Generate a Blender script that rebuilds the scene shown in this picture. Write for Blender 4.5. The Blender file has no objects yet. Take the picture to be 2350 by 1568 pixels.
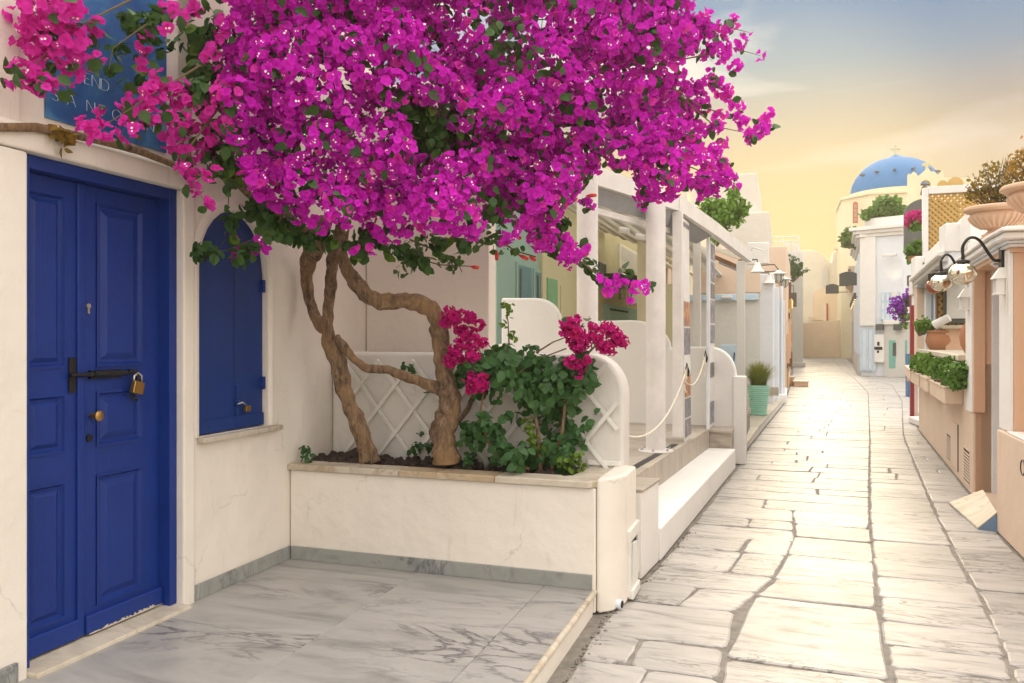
import bpy, bmesh, math, random
import numpy as np
from mathutils import Vector, Matrix, Euler
random.seed(7); RNG = np.random.default_rng(11)
scene = bpy.context.scene
C = scene.collection

# ------------------------------------------------------------------ camera, sky, sun, exposure
FPX = 1828.0          # focal length in units of a 2350 px wide picture (28 mm lens)
EYE = 1.62
cam = bpy.data.cameras.new('camera'); cam_o = bpy.data.objects.new('camera', cam); C.objects.link(cam_o)
cam.sensor_width = 36.0; cam.lens = 36.0*FPX/2350.0
cam.shift_y = -9.0/2350.0
cam.clip_start = 0.05; cam.clip_end = 3000
cam_o.location = (0, 0, EYE); cam_o.rotation_euler = (math.radians(90), 0, 0)
scene.camera = cam_o
SUN_AZ, SUN_EL = math.radians(20.5), math.radians(13.0)   # azimuth from +Y towards +X
SDIR = Vector((math.sin(SUN_AZ)*math.cos(SUN_EL), math.cos(SUN_AZ)*math.cos(SUN_EL), math.sin(SUN_EL)))

world = bpy.data.worlds.new('World'); scene.world = world; world.use_nodes = True
def build_world():
    nt = world.node_tree; N = nt.nodes; L = nt.links; N.clear()
    def nd(t, **k):
        n = N.new(t)
        for a, b in k.items(): setattr(n, a, b)
        return n
    def mth(op, a, b=None, clamp=False):
        n = nd('ShaderNodeMath', operation=op, use_clamp=clamp)
        for i, x in enumerate((a, b)):
            if x is None: continue
            if isinstance(x, (int, float)): n.inputs[i].default_value = x
            else: L.new(x, n.inputs[i])
        return n.outputs[0]
    out = nd('ShaderNodeOutputWorld')
    sky = nd('ShaderNodeTexSky', sky_type='NISHITA', sun_disc=False, sun_elevation=SUN_EL, sun_rotation=SUN_AZ)
    bg1 = nd('ShaderNodeBackground'); bg1.inputs['Strength'].default_value = 0.05
    L.new(sky.outputs[0], bg1.inputs['Color'])
    tc = nd('ShaderNodeTexCoord'); sep = nd('ShaderNodeSeparateXYZ'); L.new(tc.outputs['Generated'], sep.inputs[0])
    ramp = nd('ShaderNodeValToRGB'); cr = ramp.color_ramp
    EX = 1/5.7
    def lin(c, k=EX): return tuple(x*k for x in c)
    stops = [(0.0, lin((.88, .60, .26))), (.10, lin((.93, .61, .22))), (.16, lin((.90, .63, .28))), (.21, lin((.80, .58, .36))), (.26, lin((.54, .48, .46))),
             (.31, lin((.24, .40, .60))), (.37, lin((.09, .31, .66))), (.46, lin((.60, .66, .74))), (.62, (.72, .71, .69)), (1.0, (1.25, 1.17, 1.06))]  # stops high above the framed sky are raised to light the walls
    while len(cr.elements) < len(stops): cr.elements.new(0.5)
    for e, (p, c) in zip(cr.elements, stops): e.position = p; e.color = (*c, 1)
    L.new(sep.outputs['Z'], ramp.inputs[0])
    # away from the sunset the low sky is paler and pinker, and brightened to light the walls
    r2 = nd('ShaderNodeValToRGB'); c2 = r2.color_ramp
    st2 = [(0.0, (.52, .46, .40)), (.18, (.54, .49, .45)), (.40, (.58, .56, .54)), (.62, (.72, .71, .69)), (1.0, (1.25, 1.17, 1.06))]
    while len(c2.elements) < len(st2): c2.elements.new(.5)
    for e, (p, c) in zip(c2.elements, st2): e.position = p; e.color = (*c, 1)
    L.new(sep.outputs['Z'], r2.inputs[0])
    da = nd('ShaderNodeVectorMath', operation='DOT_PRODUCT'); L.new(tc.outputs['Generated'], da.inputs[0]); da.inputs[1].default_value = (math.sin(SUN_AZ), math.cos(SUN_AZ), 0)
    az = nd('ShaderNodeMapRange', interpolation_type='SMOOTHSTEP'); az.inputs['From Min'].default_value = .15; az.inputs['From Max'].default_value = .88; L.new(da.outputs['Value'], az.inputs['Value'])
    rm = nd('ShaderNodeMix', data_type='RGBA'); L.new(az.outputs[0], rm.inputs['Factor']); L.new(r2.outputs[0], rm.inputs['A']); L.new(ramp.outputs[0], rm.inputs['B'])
    # thin streaks of high cloud
    mp = nd('ShaderNodeMapping'); mp.inputs['Rotation'].default_value = (0, math.radians(28), math.radians(20)); mp.inputs['Scale'].default_value = (1.5, 1.5, 6.5)
    mp.inputs['Location'].default_value = (1.3, .4, .62)
    L.new(tc.outputs['Generated'], mp.inputs[0])
    nz = nd('ShaderNodeTexNoise'); nz.inputs['Scale'].default_value = 1.6; nz.inputs['Detail'].default_value = 5; nz.inputs['Roughness'].default_value = .5; nz.inputs['Distortion'].default_value = .4
    L.new(mp.outputs[0], nz.inputs['Vector'])
    cl = nd('ShaderNodeMapRange'); cl.inputs['From Min'].default_value = .47; cl.inputs['From Max'].default_value = .62; cl.clamp = True
    L.new(nz.outputs['Fac'], cl.inputs['Value'])
    up = nd('ShaderNodeMapRange'); up.inputs['From Min'].default_value = .12; up.inputs['From Max'].default_value = .34; L.new(sep.outputs['Z'], up.inputs['Value'])
    cm = mth('MULTIPLY', mth('MULTIPLY', cl.outputs[0], up.outputs[0]), .95)
    mx = nd('ShaderNodeMix', data_type='RGBA'); L.new(cm, mx.inputs['Factor']); L.new(rm.outputs['Result'], mx.inputs['A']); mx.inputs['B'].default_value = (.235, .215, .205, 1)
    # the glow of the low veiled sun
    dt = nd('ShaderNodeVectorMath', operation='DOT_PRODUCT'); L.new(tc.outputs['Generated'], dt.inputs[0])
    g = Vector((math.sin(math.radians(16.5)), math.cos(math.radians(16.5)), math.tan(math.radians(11.5)))).normalized()
    dt.inputs[1].default_value = g
    gl = nd('ShaderNodeMapRange', interpolation_type='SMOOTHERSTEP'); gl.inputs['From Min'].default_value = .965; gl.inputs['From Max'].default_value = 1.0
    L.new(dt.outputs['Value'], gl.inputs['Value'])
    gm = nd('ShaderNodeMix', data_type='RGBA', blend_type='ADD'); L.new(mth('MULTIPLY', gl.outputs[0], 1.0), gm.inputs['Factor'])
    L.new(mx.outputs['Result'], gm.inputs['A']); gm.inputs['B'].default_value = (.05, .045, .018, 1)
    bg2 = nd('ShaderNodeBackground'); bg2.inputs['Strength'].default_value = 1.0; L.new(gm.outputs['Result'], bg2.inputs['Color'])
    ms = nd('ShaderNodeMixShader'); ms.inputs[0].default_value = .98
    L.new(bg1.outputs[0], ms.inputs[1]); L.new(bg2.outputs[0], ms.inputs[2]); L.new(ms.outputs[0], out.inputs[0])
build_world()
sl = bpy.data.lights.new('sun', 'SUN'); sl.energy = .66; sl.angle = math.radians(24); sl.color = (1.0, .80, .52)
so = bpy.data.objects.new('sun', sl); C.objects.link(so); so.rotation_euler = SDIR.to_track_quat('Z', 'Y').to_euler(); so.location = (0, 0, 20)
vs = scene.view_settings; vs.view_transform = 'Standard'; vs.look = 'None'; vs.gamma = 1; vs.use_curve_mapping = False
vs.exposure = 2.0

# ------------------------------------------------------------------ the plan: t runs across the street, s along it
ANG = math.radians(18.8); SA, CA = math.sin(ANG), math.cos(ANG); OX, OY = -2.106, 3.469
def Wd(t, s, z=0.0): return Vector((OX + t*CA + s*SA, OY - t*SA + s*CA, z))
def plan(X, Y): dx, dy = X-OX, Y-OY; return dx*CA - dy*SA, dx*SA + dy*CA
T0, S0 = plan(0, 0)
def atd(u, v, d):                                   # surveyed point at a known distance
    t, s = plan((u-1175)/FPX*d, d); return (t, s, EYE-(v-775)/FPX*d)
def onz(u, v, z=0.0): return atd(u, v, (EYE-z)*FPX/(v-775))
def ons(u, v, s):                                   # on a wall across the street
    k = (u-1175)/FPX; d = (s-S0)/(k*SA+CA); return (T0+(k*CA-SA)*d, s, EYE-(v-775)/FPX*d)
def ont(u, v, t):                                   # on a wall along the street
    k = (u-1175)/FPX; d = (t-T0)/(k*CA-SA); return (t, S0+(k*SA+CA)*d, EYE-(v-775)/FPX*d)
def interp(tab, s):
    if s <= tab[0][0]: return tab[0][1]
    for (a, b), (c, d) in zip(tab, tab[1:]):
        if s <= c: return b+(d-b)*(s-a)/(c-a)
    return tab[-1][1]
TL = [(-6, 2.12), (2, 2.12), (3.2, 2.28), (7.6, 2.56), (9.5, 2.62), (18.3, 3.14), (27, 3.37), (50, 3.75), (67, 4.7), (90, 6.0)]
TR = [(-6, 4.72), (4.1, 4.78), (5, 4.81), (6.6, 4.94), (12.9, 5.36), (15, 5.6), (21.7, 6.9), (27, 8.2), (32, 8.6), (34.8, 6.5), (50, 7.1), (77, 8.3), (90, 9)]

# ------------------------------------------------------------------ builders
class MB:
    def __init__(s): s.v = []; s.f = []
    def add(s, vs, fs):
        o = len(s.v); s.v += [tuple(x) for x in vs]; s.f += [tuple(i+o for i in f) for f in fs]; return s
    def box(s, t0, t1, s0, s1, z0, z1):
        t0, t1 = min(t0, t1), max(t0, t1); s0, s1 = min(s0, s1), max(s0, s1); z0, z1 = min(z0, z1), max(z0, z1)
        return s.add([(t0, s0, z0), (t1, s0, z0), (t1, s1, z0), (t0, s1, z0), (t0, s0, z1), (t1, s0, z1), (t1, s1, z1), (t0, s1, z1)],
                     [(0, 3, 2, 1), (4, 5, 6, 7), (0, 1, 5, 4), (1, 2, 6, 5), (2, 3, 7, 6), (3, 0, 4, 7)])
    def poly(s, pts, z0, z1):                       # plan polygon (counter-clockwise from above) raised from z0 to z1
        n = len(pts); a = sum(pts[i][0]*pts[(i+1) % n][1]-pts[(i+1) % n][0]*pts[i][1] for i in range(n))
        if a < 0: pts = pts[::-1]
        return s.add([(p[0], p[1], z0) for p in pts]+[(p[0], p[1], z1) for p in pts],
                     [tuple(range(n-1, -1, -1)), tuple(range(n, 2*n))]+[(i, (i+1) % n, n+(i+1) % n, n+i) for i in range(n)])
    def across(s, prof, s0, s1):                    # outline in (t, z) given thickness along s
        n = len(prof); a = sum(prof[i][0]*prof[(i+1) % n][1]-prof[(i+1) % n][0]*prof[i][1] for i in range(n))
        if a < 0: prof = prof[::-1]
        return s.add([(p[0], s0, p[1]) for p in prof]+[(p[0], s1, p[1]) for p in prof],
                     [tuple(range(n)), tuple(range(2*n-1, n-1, -1))]+[((i+1) % n, i, n+i, n+(i+1) % n) for i in range(n)])
    def along(s, prof, t0, t1):                     # outline in (s, z) given thickness along t
        n = len(prof); a = sum(prof[i][0]*prof[(i+1) % n][1]-prof[(i+1) % n][0]*prof[i][1] for i in range(n))
        if a < 0: prof = prof[::-1]
        if t1 < t0: t0, t1 = t1, t0
        return s.add([(t0, p[0], p[1]) for p in prof]+[(t1, p[0], p[1]) for p in prof],
                     [tuple(range(n-1, -1, -1)), tuple(range(n, 2*n))]+[(i, (i+1) % n, n+(i+1) % n, n+i) for i in range(n)])
    def tube(s, pts, rad, n=8, lump=0.0, seed=0):
        rnd = random.Random(seed); P = [Vector(p) for p in pts]; m = len(P)
        R = rad if isinstance(rad, (list, tuple)) else [rad]*m
        up = Vector((.31, .17, .93)); o = len(s.v)
        ph = [rnd.uniform(0, 6.28) for _ in range(4)]
        for i, p in enumerate(P):
            d = (P[min(i+1, m-1)]-P[max(i-1, 0)]).normalized()
            a = d.cross(up)
            if a.length < 1e-3: a = d.cross(Vector((1, 0, 0)))
            a.normalize(); b = d.cross(a)
            for k in range(n):
                th = 2*math.pi*k/n
                r = R[i]*(1+lump*(.55*math.sin(3*th+ph[0]+i*.35)+.4*math.sin(2*th+ph[1]-i*.5)+.45*math.sin(i*1.1+ph[2]+th)+rnd.uniform(-.35, .35)))
                q = p+a*math.cos(th)*r+b*math.sin(th)*r; s.v.append(tuple(q))
        for i in range(m-1):
            for k in range(n):
                k2 = (k+1) % n; s.f.append((o+i*n+k, o+(i+1)*n+k, o+(i+1)*n+k2, o+i*n+k2))
        s.f.append(tuple(o+k for k in range(n))); s.f.append(tuple(o+(m-1)*n+k for k in range(n-1, -1, -1)))
        return s
    def lathe(s, c, prof, n=24, a0=0.0, a1=2*math.pi):          # prof: (radius, z)
        o = len(s.v); full = abs(a1-a0-2*math.pi) < 1e-6; k_ = n if full else n+1
        for r, z in prof:
            for k in range(k_):
                th = a0+(a1-a0)*k/n; s.v.append((c[0]+r*math.cos(th), c[1]+r*math.sin(th), c[2]+z))
        for i in range(len(prof)-1):
            for k in range(n):
                k2 = (k+1) % k_; s.f.append((o+i*k_+k, o+i*k_+k2, o+(i+1)*k_+k2, o+(i+1)*k_+k))
        if full:
            s.f.append(tuple(o+k for k in range(n-1, -1, -1))); s.f.append(tuple(o+(len(prof)-1)*n+k for k in range(n)))
        return s
BASE = {}
def root_of(o):
    while o.parent is not None: o = o.parent
    return o
def tag(o, label=None, cat=None, group=None, kind=None):
    if label: o['label'] = label
    if cat: o['category'] = cat
    if group: o['group'] = group
    if kind: o['kind'] = kind
    return o
def thing(name, label, cat, base, group=None):
    o = bpy.data.objects.new(name, None); o.empty_display_size = .1; C.objects.link(o)
    o.location = Wd(*base); o.rotation_euler = (0, 0, -ANG); BASE[o.name] = tuple(base)
    return tag(o, label, cat, group)
def obj(name, mb, mat, parent=None, label=None, cat=None, group=None, kind=None, bevel=0.0, smooth=False, seg=2, base=None):
    V = np.array(mb.v, dtype=float)
    if parent is None:
        if base is None: base = ((V[:, 0].min()+V[:, 0].max())/2, (V[:, 1].min()+V[:, 1].max())/2, V[:, 2].min())
    else: base = BASE[root_of(parent).name]
    me = bpy.data.meshes.new(name); me.from_pydata([tuple(x) for x in V-np.array(base)], [], mb.f); me.update()
    if smooth or bevel: me.shade_smooth()
    if isinstance(mat, (list, tuple)):
        for m in mat: me.materials.append(m)
    else: me.materials.append(mat)
    o = bpy.data.objects.new(name, me); C.objects.link(o)
    if parent is None:
        o.location = Wd(*base); o.rotation_euler = (0, 0, -ANG); BASE[o.name] = tuple(base)
    else: o.parent = parent
    if bevel:
        b = o.modifiers.new('bevel', 'BEVEL'); b.width = bevel; b.segments = seg; b.limit_method = 'ANGLE'; b.angle_limit = math.radians(35); b.harden_normals = True
    elif smooth and smooth is not True: me.set_sharp_from_angle(angle=math.radians(smooth))
    return tag(o, label, cat, group, kind)
def bulk_mesh(name, V, F4, mat, tint=None):
    """V (n,3), F4 (m,4) quads, fast"""
    me = bpy.data.meshes.new(name); me.vertices.add(len(V)); me.vertices.foreach_set('co', np.ascontiguousarray(V, dtype=np.float32).ravel())
    m = len(F4); me.loops.add(m*4); me.polygons.add(m)
    me.loops.foreach_set('vertex_index', np.ascontiguousarray(F4, dtype=np.int32).ravel())
    me.polygons.foreach_set('loop_start', np.arange(0, m*4, 4, dtype=np.int32)); me.polygons.foreach_set('loop_total', np.full(m, 4, dtype=np.int32))
    if isinstance(mat, (list, tuple)):
        for x in mat: me.materials.append(x)
    else: me.materials.append(mat)
    me.update(calc_edges=True); me.validate(); me.shade_smooth()
    if tint is not None:
        a = me.attributes.new('tint', 'FLOAT', 'POINT'); a.data.foreach_set('value', np.ascontiguousarray(tint, dtype=np.float32))
    return me
def link_mesh(name, me, parent, kind=None):
    o = bpy.data.objects.new(name, me); C.objects.link(o); o.parent = parent
    if kind: o['kind'] = kind
    return o

# ------------------------------------------------------------------ materials
MATS = {}
def nmat(name):
    m = bpy.data.materials.new(name); m.use_nodes = True; nt = m.node_tree; b = nt.nodes['Principled BSDF']; return m, nt, nt.nodes, nt.links, b
def mapv(nt, scale=(1, 1, 1), rot=(0, 0, 0), rnd=False):
    N, L = nt.nodes, nt.links
    tc = N.new('ShaderNodeTexCoord'); mp = N.new('ShaderNodeMapping'); mp.inputs['Scale'].default_value = scale; mp.inputs['Rotation'].default_value = rot
    L.new(tc.outputs['Object'], mp.inputs[0])
    if rnd:
        oi = N.new('ShaderNodeObjectInfo'); mm = N.new('ShaderNodeMath'); mm.operation = 'MULTIPLY'; mm.inputs[1].default_value = 37.0
        L.new(oi.outputs['Random'], mm.inputs[0]); cb = N.new('ShaderNodeCombineXYZ'); L.new(mm.outputs[0], cb.inputs[0]); L.new(mm.outputs[0], cb.inputs[2])
        L.new(cb.outputs[0], mp.inputs['Location'])
    return mp.outputs[0]
def noise(nt, vec, scale, detail=4, rough=.55, dist=0.0):
    n = nt.nodes.new('ShaderNodeTexNoise'); n.inputs['Scale'].default_value = scale; n.inputs['Detail'].default_value = detail
    n.inputs['Roughness'].default_value = rough; n.inputs['Distortion'].default_value = dist
    if vec is not None: nt.links.new(vec, n.inputs['Vector'])
    return n.outputs['Fac']
def ramp(nt, fac, stops):
    r = nt.nodes.new('ShaderNodeValToRGB'); cr = r.color_ramp
    while len(cr.elements) < len(stops): cr.elements.new(.5)
    for e, (p, c) in zip(cr.elements, stops): e.position = p; e.color = (*c, 1) if len(c) == 3 else c
    nt.links.new(fac, r.inputs[0]); return r.outputs[0]
def mixc(nt, fac, a, b, mode='MIX'):
    m = nt.nodes.new('ShaderNodeMix'); m.data_type = 'RGBA'; m.blend_type = mode
    for k, x in (('Factor', fac), ('A', a), ('B', b)):
        if isinstance(x, (int, float)): m.inputs[k].default_value = x
        elif isinstance(x, tuple): m.inputs[k].default_value = (*x, 1)
        else: nt.links.new(x, m.inputs[k])
    return m.outputs['Result']
def bump(nt, b, h, strength=.3, dist=.01, prev=None):
    n = nt.nodes.new('ShaderNodeBump'); n.inputs['Strength'].default_value = strength; n.inputs['Distance'].default_value = dist
    nt.links.new(h, n.inputs['Height'])
    if prev is not None: nt.links.new(prev, n.inputs['Normal'])
    nt.links.new(n.outputs[0], b.inputs['Normal']); return n.outputs[0]
def dk(c, k): return tuple(x*k for x in c)

def plaster(name, col, dirt=.35, rough=.85, relief=1.0, stain=(.30, .26, .21)):
    if name in MATS: return MATS[name]
    m, nt, N, L, b = nmat(name); v = mapv(nt)
    big = noise(nt, v, 1.3, 5, .6); sm = noise(nt, v, 14, 5, .65)
    c = mixc(nt, ramp(nt, big, [(.3, (0, 0, 0)), (.75, (1, 1, 1))]), dk(col, .9), col)
    vs_ = mapv(nt, (5, 5, .55)); st = noise(nt, vs_, 2.2, 6, .7)
    sp = ramp(nt, st, [(.60, (0, 0, 0)), (.82, (dirt,)*3)])
    c = mixc(nt, sp, c, stain)
    sp2 = ramp(nt, noise(nt, v, 7, 8, .75), [(.66, (0, 0, 0)), (.76, (dirt*.8,)*3)])
    c = mixc(nt, sp2, c, stain)
    vo = N.new('ShaderNodeTexVoronoi'); vo.feature = 'DISTANCE_TO_EDGE'; vo.inputs['Scale'].default_value = 1.15; wv = N.new('ShaderNodeVectorMath'); wv.operation = 'MULTIPLY_ADD'; nz = N.new('ShaderNodeTexNoise'); nz.inputs['Scale'].default_value = 5; nz.inputs['Detail'].default_value = 5; L.new(v, nz.inputs['Vector']); L.new(nz.outputs['Color'], wv.inputs[0]); wv.inputs[1].default_value = (.3, .3, .3); L.new(v, wv.inputs[2]); L.new(wv.outputs[0], vo.inputs['Vector'])
    ck = mixc(nt, 1.0, ramp(nt, vo.outputs['Distance'], [(0.0, (.7,)*3), (.0028, (.35,)*3), (.006, (0, 0, 0))]), ramp(nt, noise(nt, v, 1.7, 2, .5), [(.52, (0, 0, 0)), (.62, (dirt*.9,)*3)]), 'MULTIPLY')
    c = mixc(nt, ck, c, dk(stain, .7)); L.new(c, b.inputs['Base Color']); b.inputs['Roughness'].default_value = rough
    b.inputs['Specular IOR Level'].default_value = .25
    p = bump(nt, b, noise(nt, v, 2.5, 3, .5), .5*relief, .05); p = bump(nt, b, sm, .35*relief, .008, p); bump(nt, b, noise(nt, v, 90, 3, .6), .3*relief, .002, p)
    MATS[name] = m; return m
def paint(name, col, rough=.45, wear=0.0, grain=.3, weargc=(.55, .5, .42), metallic=0.0):
    if name in MATS: return MATS[name]
    m, nt, N, L, b = nmat(name); v = mapv(nt)
    c = mixc(nt, ramp(nt, noise(nt, v, 4, 6, .65), [(.3, (0, 0, 0)), (.7, (1, 1, 1))]), dk(col, .82), col)
    if wear: c = mixc(nt, ramp(nt, noise(nt, v, 22, 8, .75), [(.66, (0, 0, 0)), (.72, (wear,)*3)]), c, weargc)
    L.new(c, b.inputs['Base Color']); b.inputs['Roughness'].default_value = rough; b.inputs['Metallic'].default_value = metallic; b.inputs['Specular IOR Level'].default_value = .35
    vg = mapv(nt, (30, 30, 1.2)); p = bump(nt, b, noise(nt, vg, 3, 4, .6), grain, .003); bump(nt, b, noise(nt, v, 60, 3, .6), .15, .002, p)
    MATS[name] = m; return m
def flat(name, col, rough=.6, metallic=0.0, emit=None, est=0.0, spec=.5):
    if name in MATS: return MATS[name]
    m, nt, N, L, b = nmat(name); b.inputs['Roughness'].default_value = rough; b.inputs['Metallic'].default_value = metallic; b.inputs['Specular IOR Level'].default_value = spec
    c = mixc(nt, noise(nt, mapv(nt, rnd=True), 9, 5, .6), dk(col, .78), dk(col, 1.12)); L.new(c, b.inputs['Base Color'])
    if emit: b.inputs['Emission Color'].default_value = (*emit, 1); b.inputs['Emission Strength'].default_value = est
    MATS[name] = m; return m
def leafmat(name, c0, c1, trans=.35, rough=.45, back=None):
    m, nt, N, L, b = nmat(name)
    at = N.new('ShaderNodeAttribute'); at.attribute_name = 'tint'
    oi = N.new('ShaderNodeObjectInfo')
    ad = N.new('ShaderNodeMath'); ad.operation = 'ADD'; L.new(at.outputs['Fac'], ad.inputs[0])
    ml = N.new('ShaderNodeMath'); ml.operation = 'MULTIPLY'; ml.inputs[1].default_value = .6; L.new(oi.outputs['Random'], ml.inputs[0]); L.new(ml.outputs[0], ad.inputs[1])
    fr = N.new('ShaderNodeMath'); fr.operation = 'FRACT'; L.new(ad.outputs[0], fr.inputs[0])
    c = mixc(nt, fr.outputs[0], c0, c1)
    vn = mapv(nt); c = mixc(nt, ramp(nt, noise(nt, vn, 60, 3, .6), [(.3, (.0,)*3), (.7, (.35,)*3)]), c, dk(c0, .6))
    L.new(c, b.inputs['Base Color']); b.inputs['Roughness'].default_value = rough; b.inputs['Specular IOR Level'].default_value = .3 if rough < .5 else .08
    tr = N.new('ShaderNodeBsdfTranslucent'); L.new(c, tr.inputs['Color'])
    mx = N.new('ShaderNodeMixShader'); mx.inputs[0].default_value = trans; L.new(b.outputs[0], mx.inputs[1]); L.new(tr.outputs[0], mx.inputs[2])
    L.new(mx.outputs[0], N['Material Output'].inputs['Surface']); MATS[name] = m; return m

WHITE = (.80, .74, .655)
M_wall = plaster('cream_plaster', WHITE, .42, .85, 1.3)
M_wall2 = plaster('white_plaster', (.80, .77, .73), .18)
M_band = plaster('white_limewash', (.80, .78, .75), .22, .8, .6)
M_garden = plaster('garden_plaster_shade_toned', (.69, .66, .61), .5)  # darker, dirtier plaster standing in for the shade behind the trellis slats
M_cool = plaster('cool_white_plaster', (.72, .75, .79), .18)
M_grey = plaster('grey_white_plaster', (.62, .60, .56), .2)
M_peach = plaster('terracotta_plaster', (.66, .43, .29), .2, .85, .7, (.30, .2, .14))
M_peach_l = plaster('pale_terracotta_plaster', (.70, .54, .42), .35, .85, .7, (.42, .30, .22))
M_yellow = plaster('yellow_plaster', (.78, .66, .42), .1)
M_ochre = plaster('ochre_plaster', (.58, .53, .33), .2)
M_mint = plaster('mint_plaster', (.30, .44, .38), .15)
M_pink = plaster('pink_plaster', (.62, .47, .43), .15)
M_blue = paint('blue_door_paint', (.006, .032, .215), .45, .3, .45, (.03, .05, .2))
M_blue2 = paint('blue_shutter_paint', (.007, .036, .19), .48, .12, .4, (.03, .05, .16))
M_worn = flat('bare_wood_edge', (.35, .27, .17), .8)
M_black = flat('black_iron', (.012, .012, .014), .45, .3)
M_dark = flat('dark_gap', (.03, .028, .026), .9)
M_brass = flat('brass', (.45, .27, .09), .35, .9)
M_steel = flat('steel', (.55, .55, .54), .3, .9)
M_wmetal = paint('white_metal', (.78, .75, .72), .4, .05, .1)
M_wwood = paint('white_trellis_wood', (.80, .78, .72), .6, .2, .5, (.45, .4, .33))
M_canvas = leafmat('white_canvas', (.74, .70, .62), (.76, .72, .64), .5, .8)
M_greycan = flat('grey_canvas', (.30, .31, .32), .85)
M_rope = flat('white_rope', (.76, .70, .58), .9)
M_mintpot = paint('mint_ceramic', (.36, .66, .53), .35, .0, .05)
M_terra = plaster('terracotta_clay', (.42, .19, .10), .3, .75, .5, (.25, .14, .09))
M_urn = plaster('sandstone_urn', (.66, .45, .31), .3, .8, .5, (.4, .27, .18))
M_red = paint('red_wood', (.25, .02, .03), .5, .1)
M_redor = paint('orange_red_door', (.50, .09, .02), .5)
M_bluepost = paint('blue_post', (.03, .16, .36), .5)
M_lblue = paint('light_blue_paint', (.52, .66, .78), .5, .05)
M_teal = paint('teal_paint', (.20, .46, .40), .5, .1)
M_signg = paint('dark_grey_sign_board', (.085, .09, .085), .6, .15, .3, (.16, .16, .14))
M_lattice = paint('yellow_brown_lattice', (.55, .33, .08), .6, .1)
M_brownwood = paint('brown_wood', (.20, .10, .05), .6, .1)
M_tile = None

def marble(name, base, dark, vein, scale, rough, rot, streak=(1, 5, 1), rnd=True, spec=.5):
    m, nt, N, L, b = nmat(name)
    v = mapv(nt, streak, rot, rnd); n1 = noise(nt, v, scale, 8, .62, 1.2)
    c = ramp(nt, n1, [(.28, dark), (.46, dk(base, .88)), (.60, base), (.80, dk(base, 1.12))])
    wv = noise(nt, v, scale*.7, 6, .6, 2.5)
    ln = N.new('ShaderNodeMath'); ln.operation = 'ABSOLUTE'; sb = N.new('ShaderNodeMath'); sb.operation = 'SUBTRACT'; L.new(wv, sb.inputs[0]); sb.inputs[1].default_value = .5; L.new(sb.outputs[0], ln.inputs[0])
    vm = ramp(nt, ln.outputs[0], [(0.0, (.9,)*3), (.014, (.5,)*3), (.045, (0, 0, 0))])
    gate = ramp(nt, noise(nt, v, scale*.5, 2, .5), [(.48, (0, 0, 0)), (.6, (1, 1, 1))])
    vm = mixc(nt, 1.0, vm, gate, 'MULTIPLY')
    c = mixc(nt, vm, c, vein)
    oi = N.new('ShaderNodeObjectInfo'); hv = N.new('ShaderNodeHueSaturation'); hv.inputs['Saturation'].default_value = 1
    mr = N.new('ShaderNodeMapRange'); mr.inputs['To Min'].default_value = .84; mr.inputs['To Max'].default_value = 1.1; L.new(oi.outputs['Random'], mr.inputs['Value'])
    L.new(mr.outputs[0], hv.inputs['Value']); L.new(c, hv.inputs['Color']); L.new(hv.outputs[0], b.inputs['Base Color'])
    vo = mapv(nt); rr = N.new('ShaderNodeMapRange'); rr.inputs['To Min'].default_value = rough-.1; rr.inputs['To Max'].default_value = rough+.16; L.new(noise(nt, vo, 5, 6, .65), rr.inputs['Value'])
    L.new(rr.outputs[0], b.inputs['Roughness']); b.inputs['Specular IOR Level'].default_value = spec
    p = bump(nt, b, n1, .25+.15*(name[0] == 'w'), .014); bump(nt, b, noise(nt, vo, 35, 5, .65), .3, .004, p); MATS[name] = m; return m
M_paving = marble('worn_white_paving', (.43, .405, .38), (.16, .15, .145), (.08, .075, .075), 1.5, .41, (0, 0, math.radians(24)), (1.2, 5.5, 1))
M_terrace = marble('grey_marble', (.37, .355, .335), (.17, .168, .165), (.06, .06, .075), 1.15, .34, (0, 0, math.radians(-52)), (.8, 3.0, 1))
M_skirt = marble('grey_marble_skirting', (.34, .345, .32), (.18, .19, .19), (.09, .10, .12), 3.0, .4, (0, math.radians(35), math.radians(30)), (1, 2.2, 1))
M_coping = marble('cream_marble_coping', (.62, .55, .44), (.45, .37, .25), (.35, .26, .15), 2.5, .5, (0, 0, .4), (1, 2, 1))
M_copbrown = marble('brown_marble_coping', (.48, .36, .22), (.30, .19, .10), (.5, .45, .36), 4.5, .5, (0, 0, .9), (1, 3, 1))
M_tile = marble('beige_floor_tile', (.46, .40, .33), (.36, .31, .26), (.28, .24, .2), 1.4, .45, (0, 0, 0), (.6, 7, 1))
def grout():
    m, nt, N, L, b = nmat('grey_mortar'); v = mapv(nt)
    L.new(ramp(nt, noise(nt, v, 12, 7, .7), [(.3, (.15, .135, .115)), (.7, (.30, .27, .235))]), b.inputs['Base Color']); b.inputs['Roughness'].default_value = .92
    bump(nt, b, noise(nt, v, 60, 5, .7), .6, .006); return m
M_grout = grout()
def bark():
    m, nt, N, L, b = nmat('bark'); v = mapv(nt, (1, 1, .28)); n1 = noise(nt, v, 38, 7, .7, .6); v2 = mapv(nt)
    c = ramp(nt, n1, [(.34, (.045, .028, .018)), (.48, (.17, .105, .062)), (.68, (.36, .25, .15))])
    c = mixc(nt, ramp(nt, noise(nt, v2, 5, 4, .6), [(.42, (0, 0, 0)), (.65, (.7,)*3)]), c, (.34, .20, .09))
    L.new(c, b.inputs['Base Color']); b.inputs['Roughness'].default_value = .9
    p = bump(nt, b, n1, 1.0, .02); bump(nt, b, noise(nt, v2, 150, 4, .6), .5, .003, p); return m
M_bark = bark()
M_twig = flat('twig', (.14, .10, .055), .85)
M_soil = plaster('lava_soil', (.05, .036, .030), .2, .95, 2.0, (.1, .08, .07))
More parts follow.
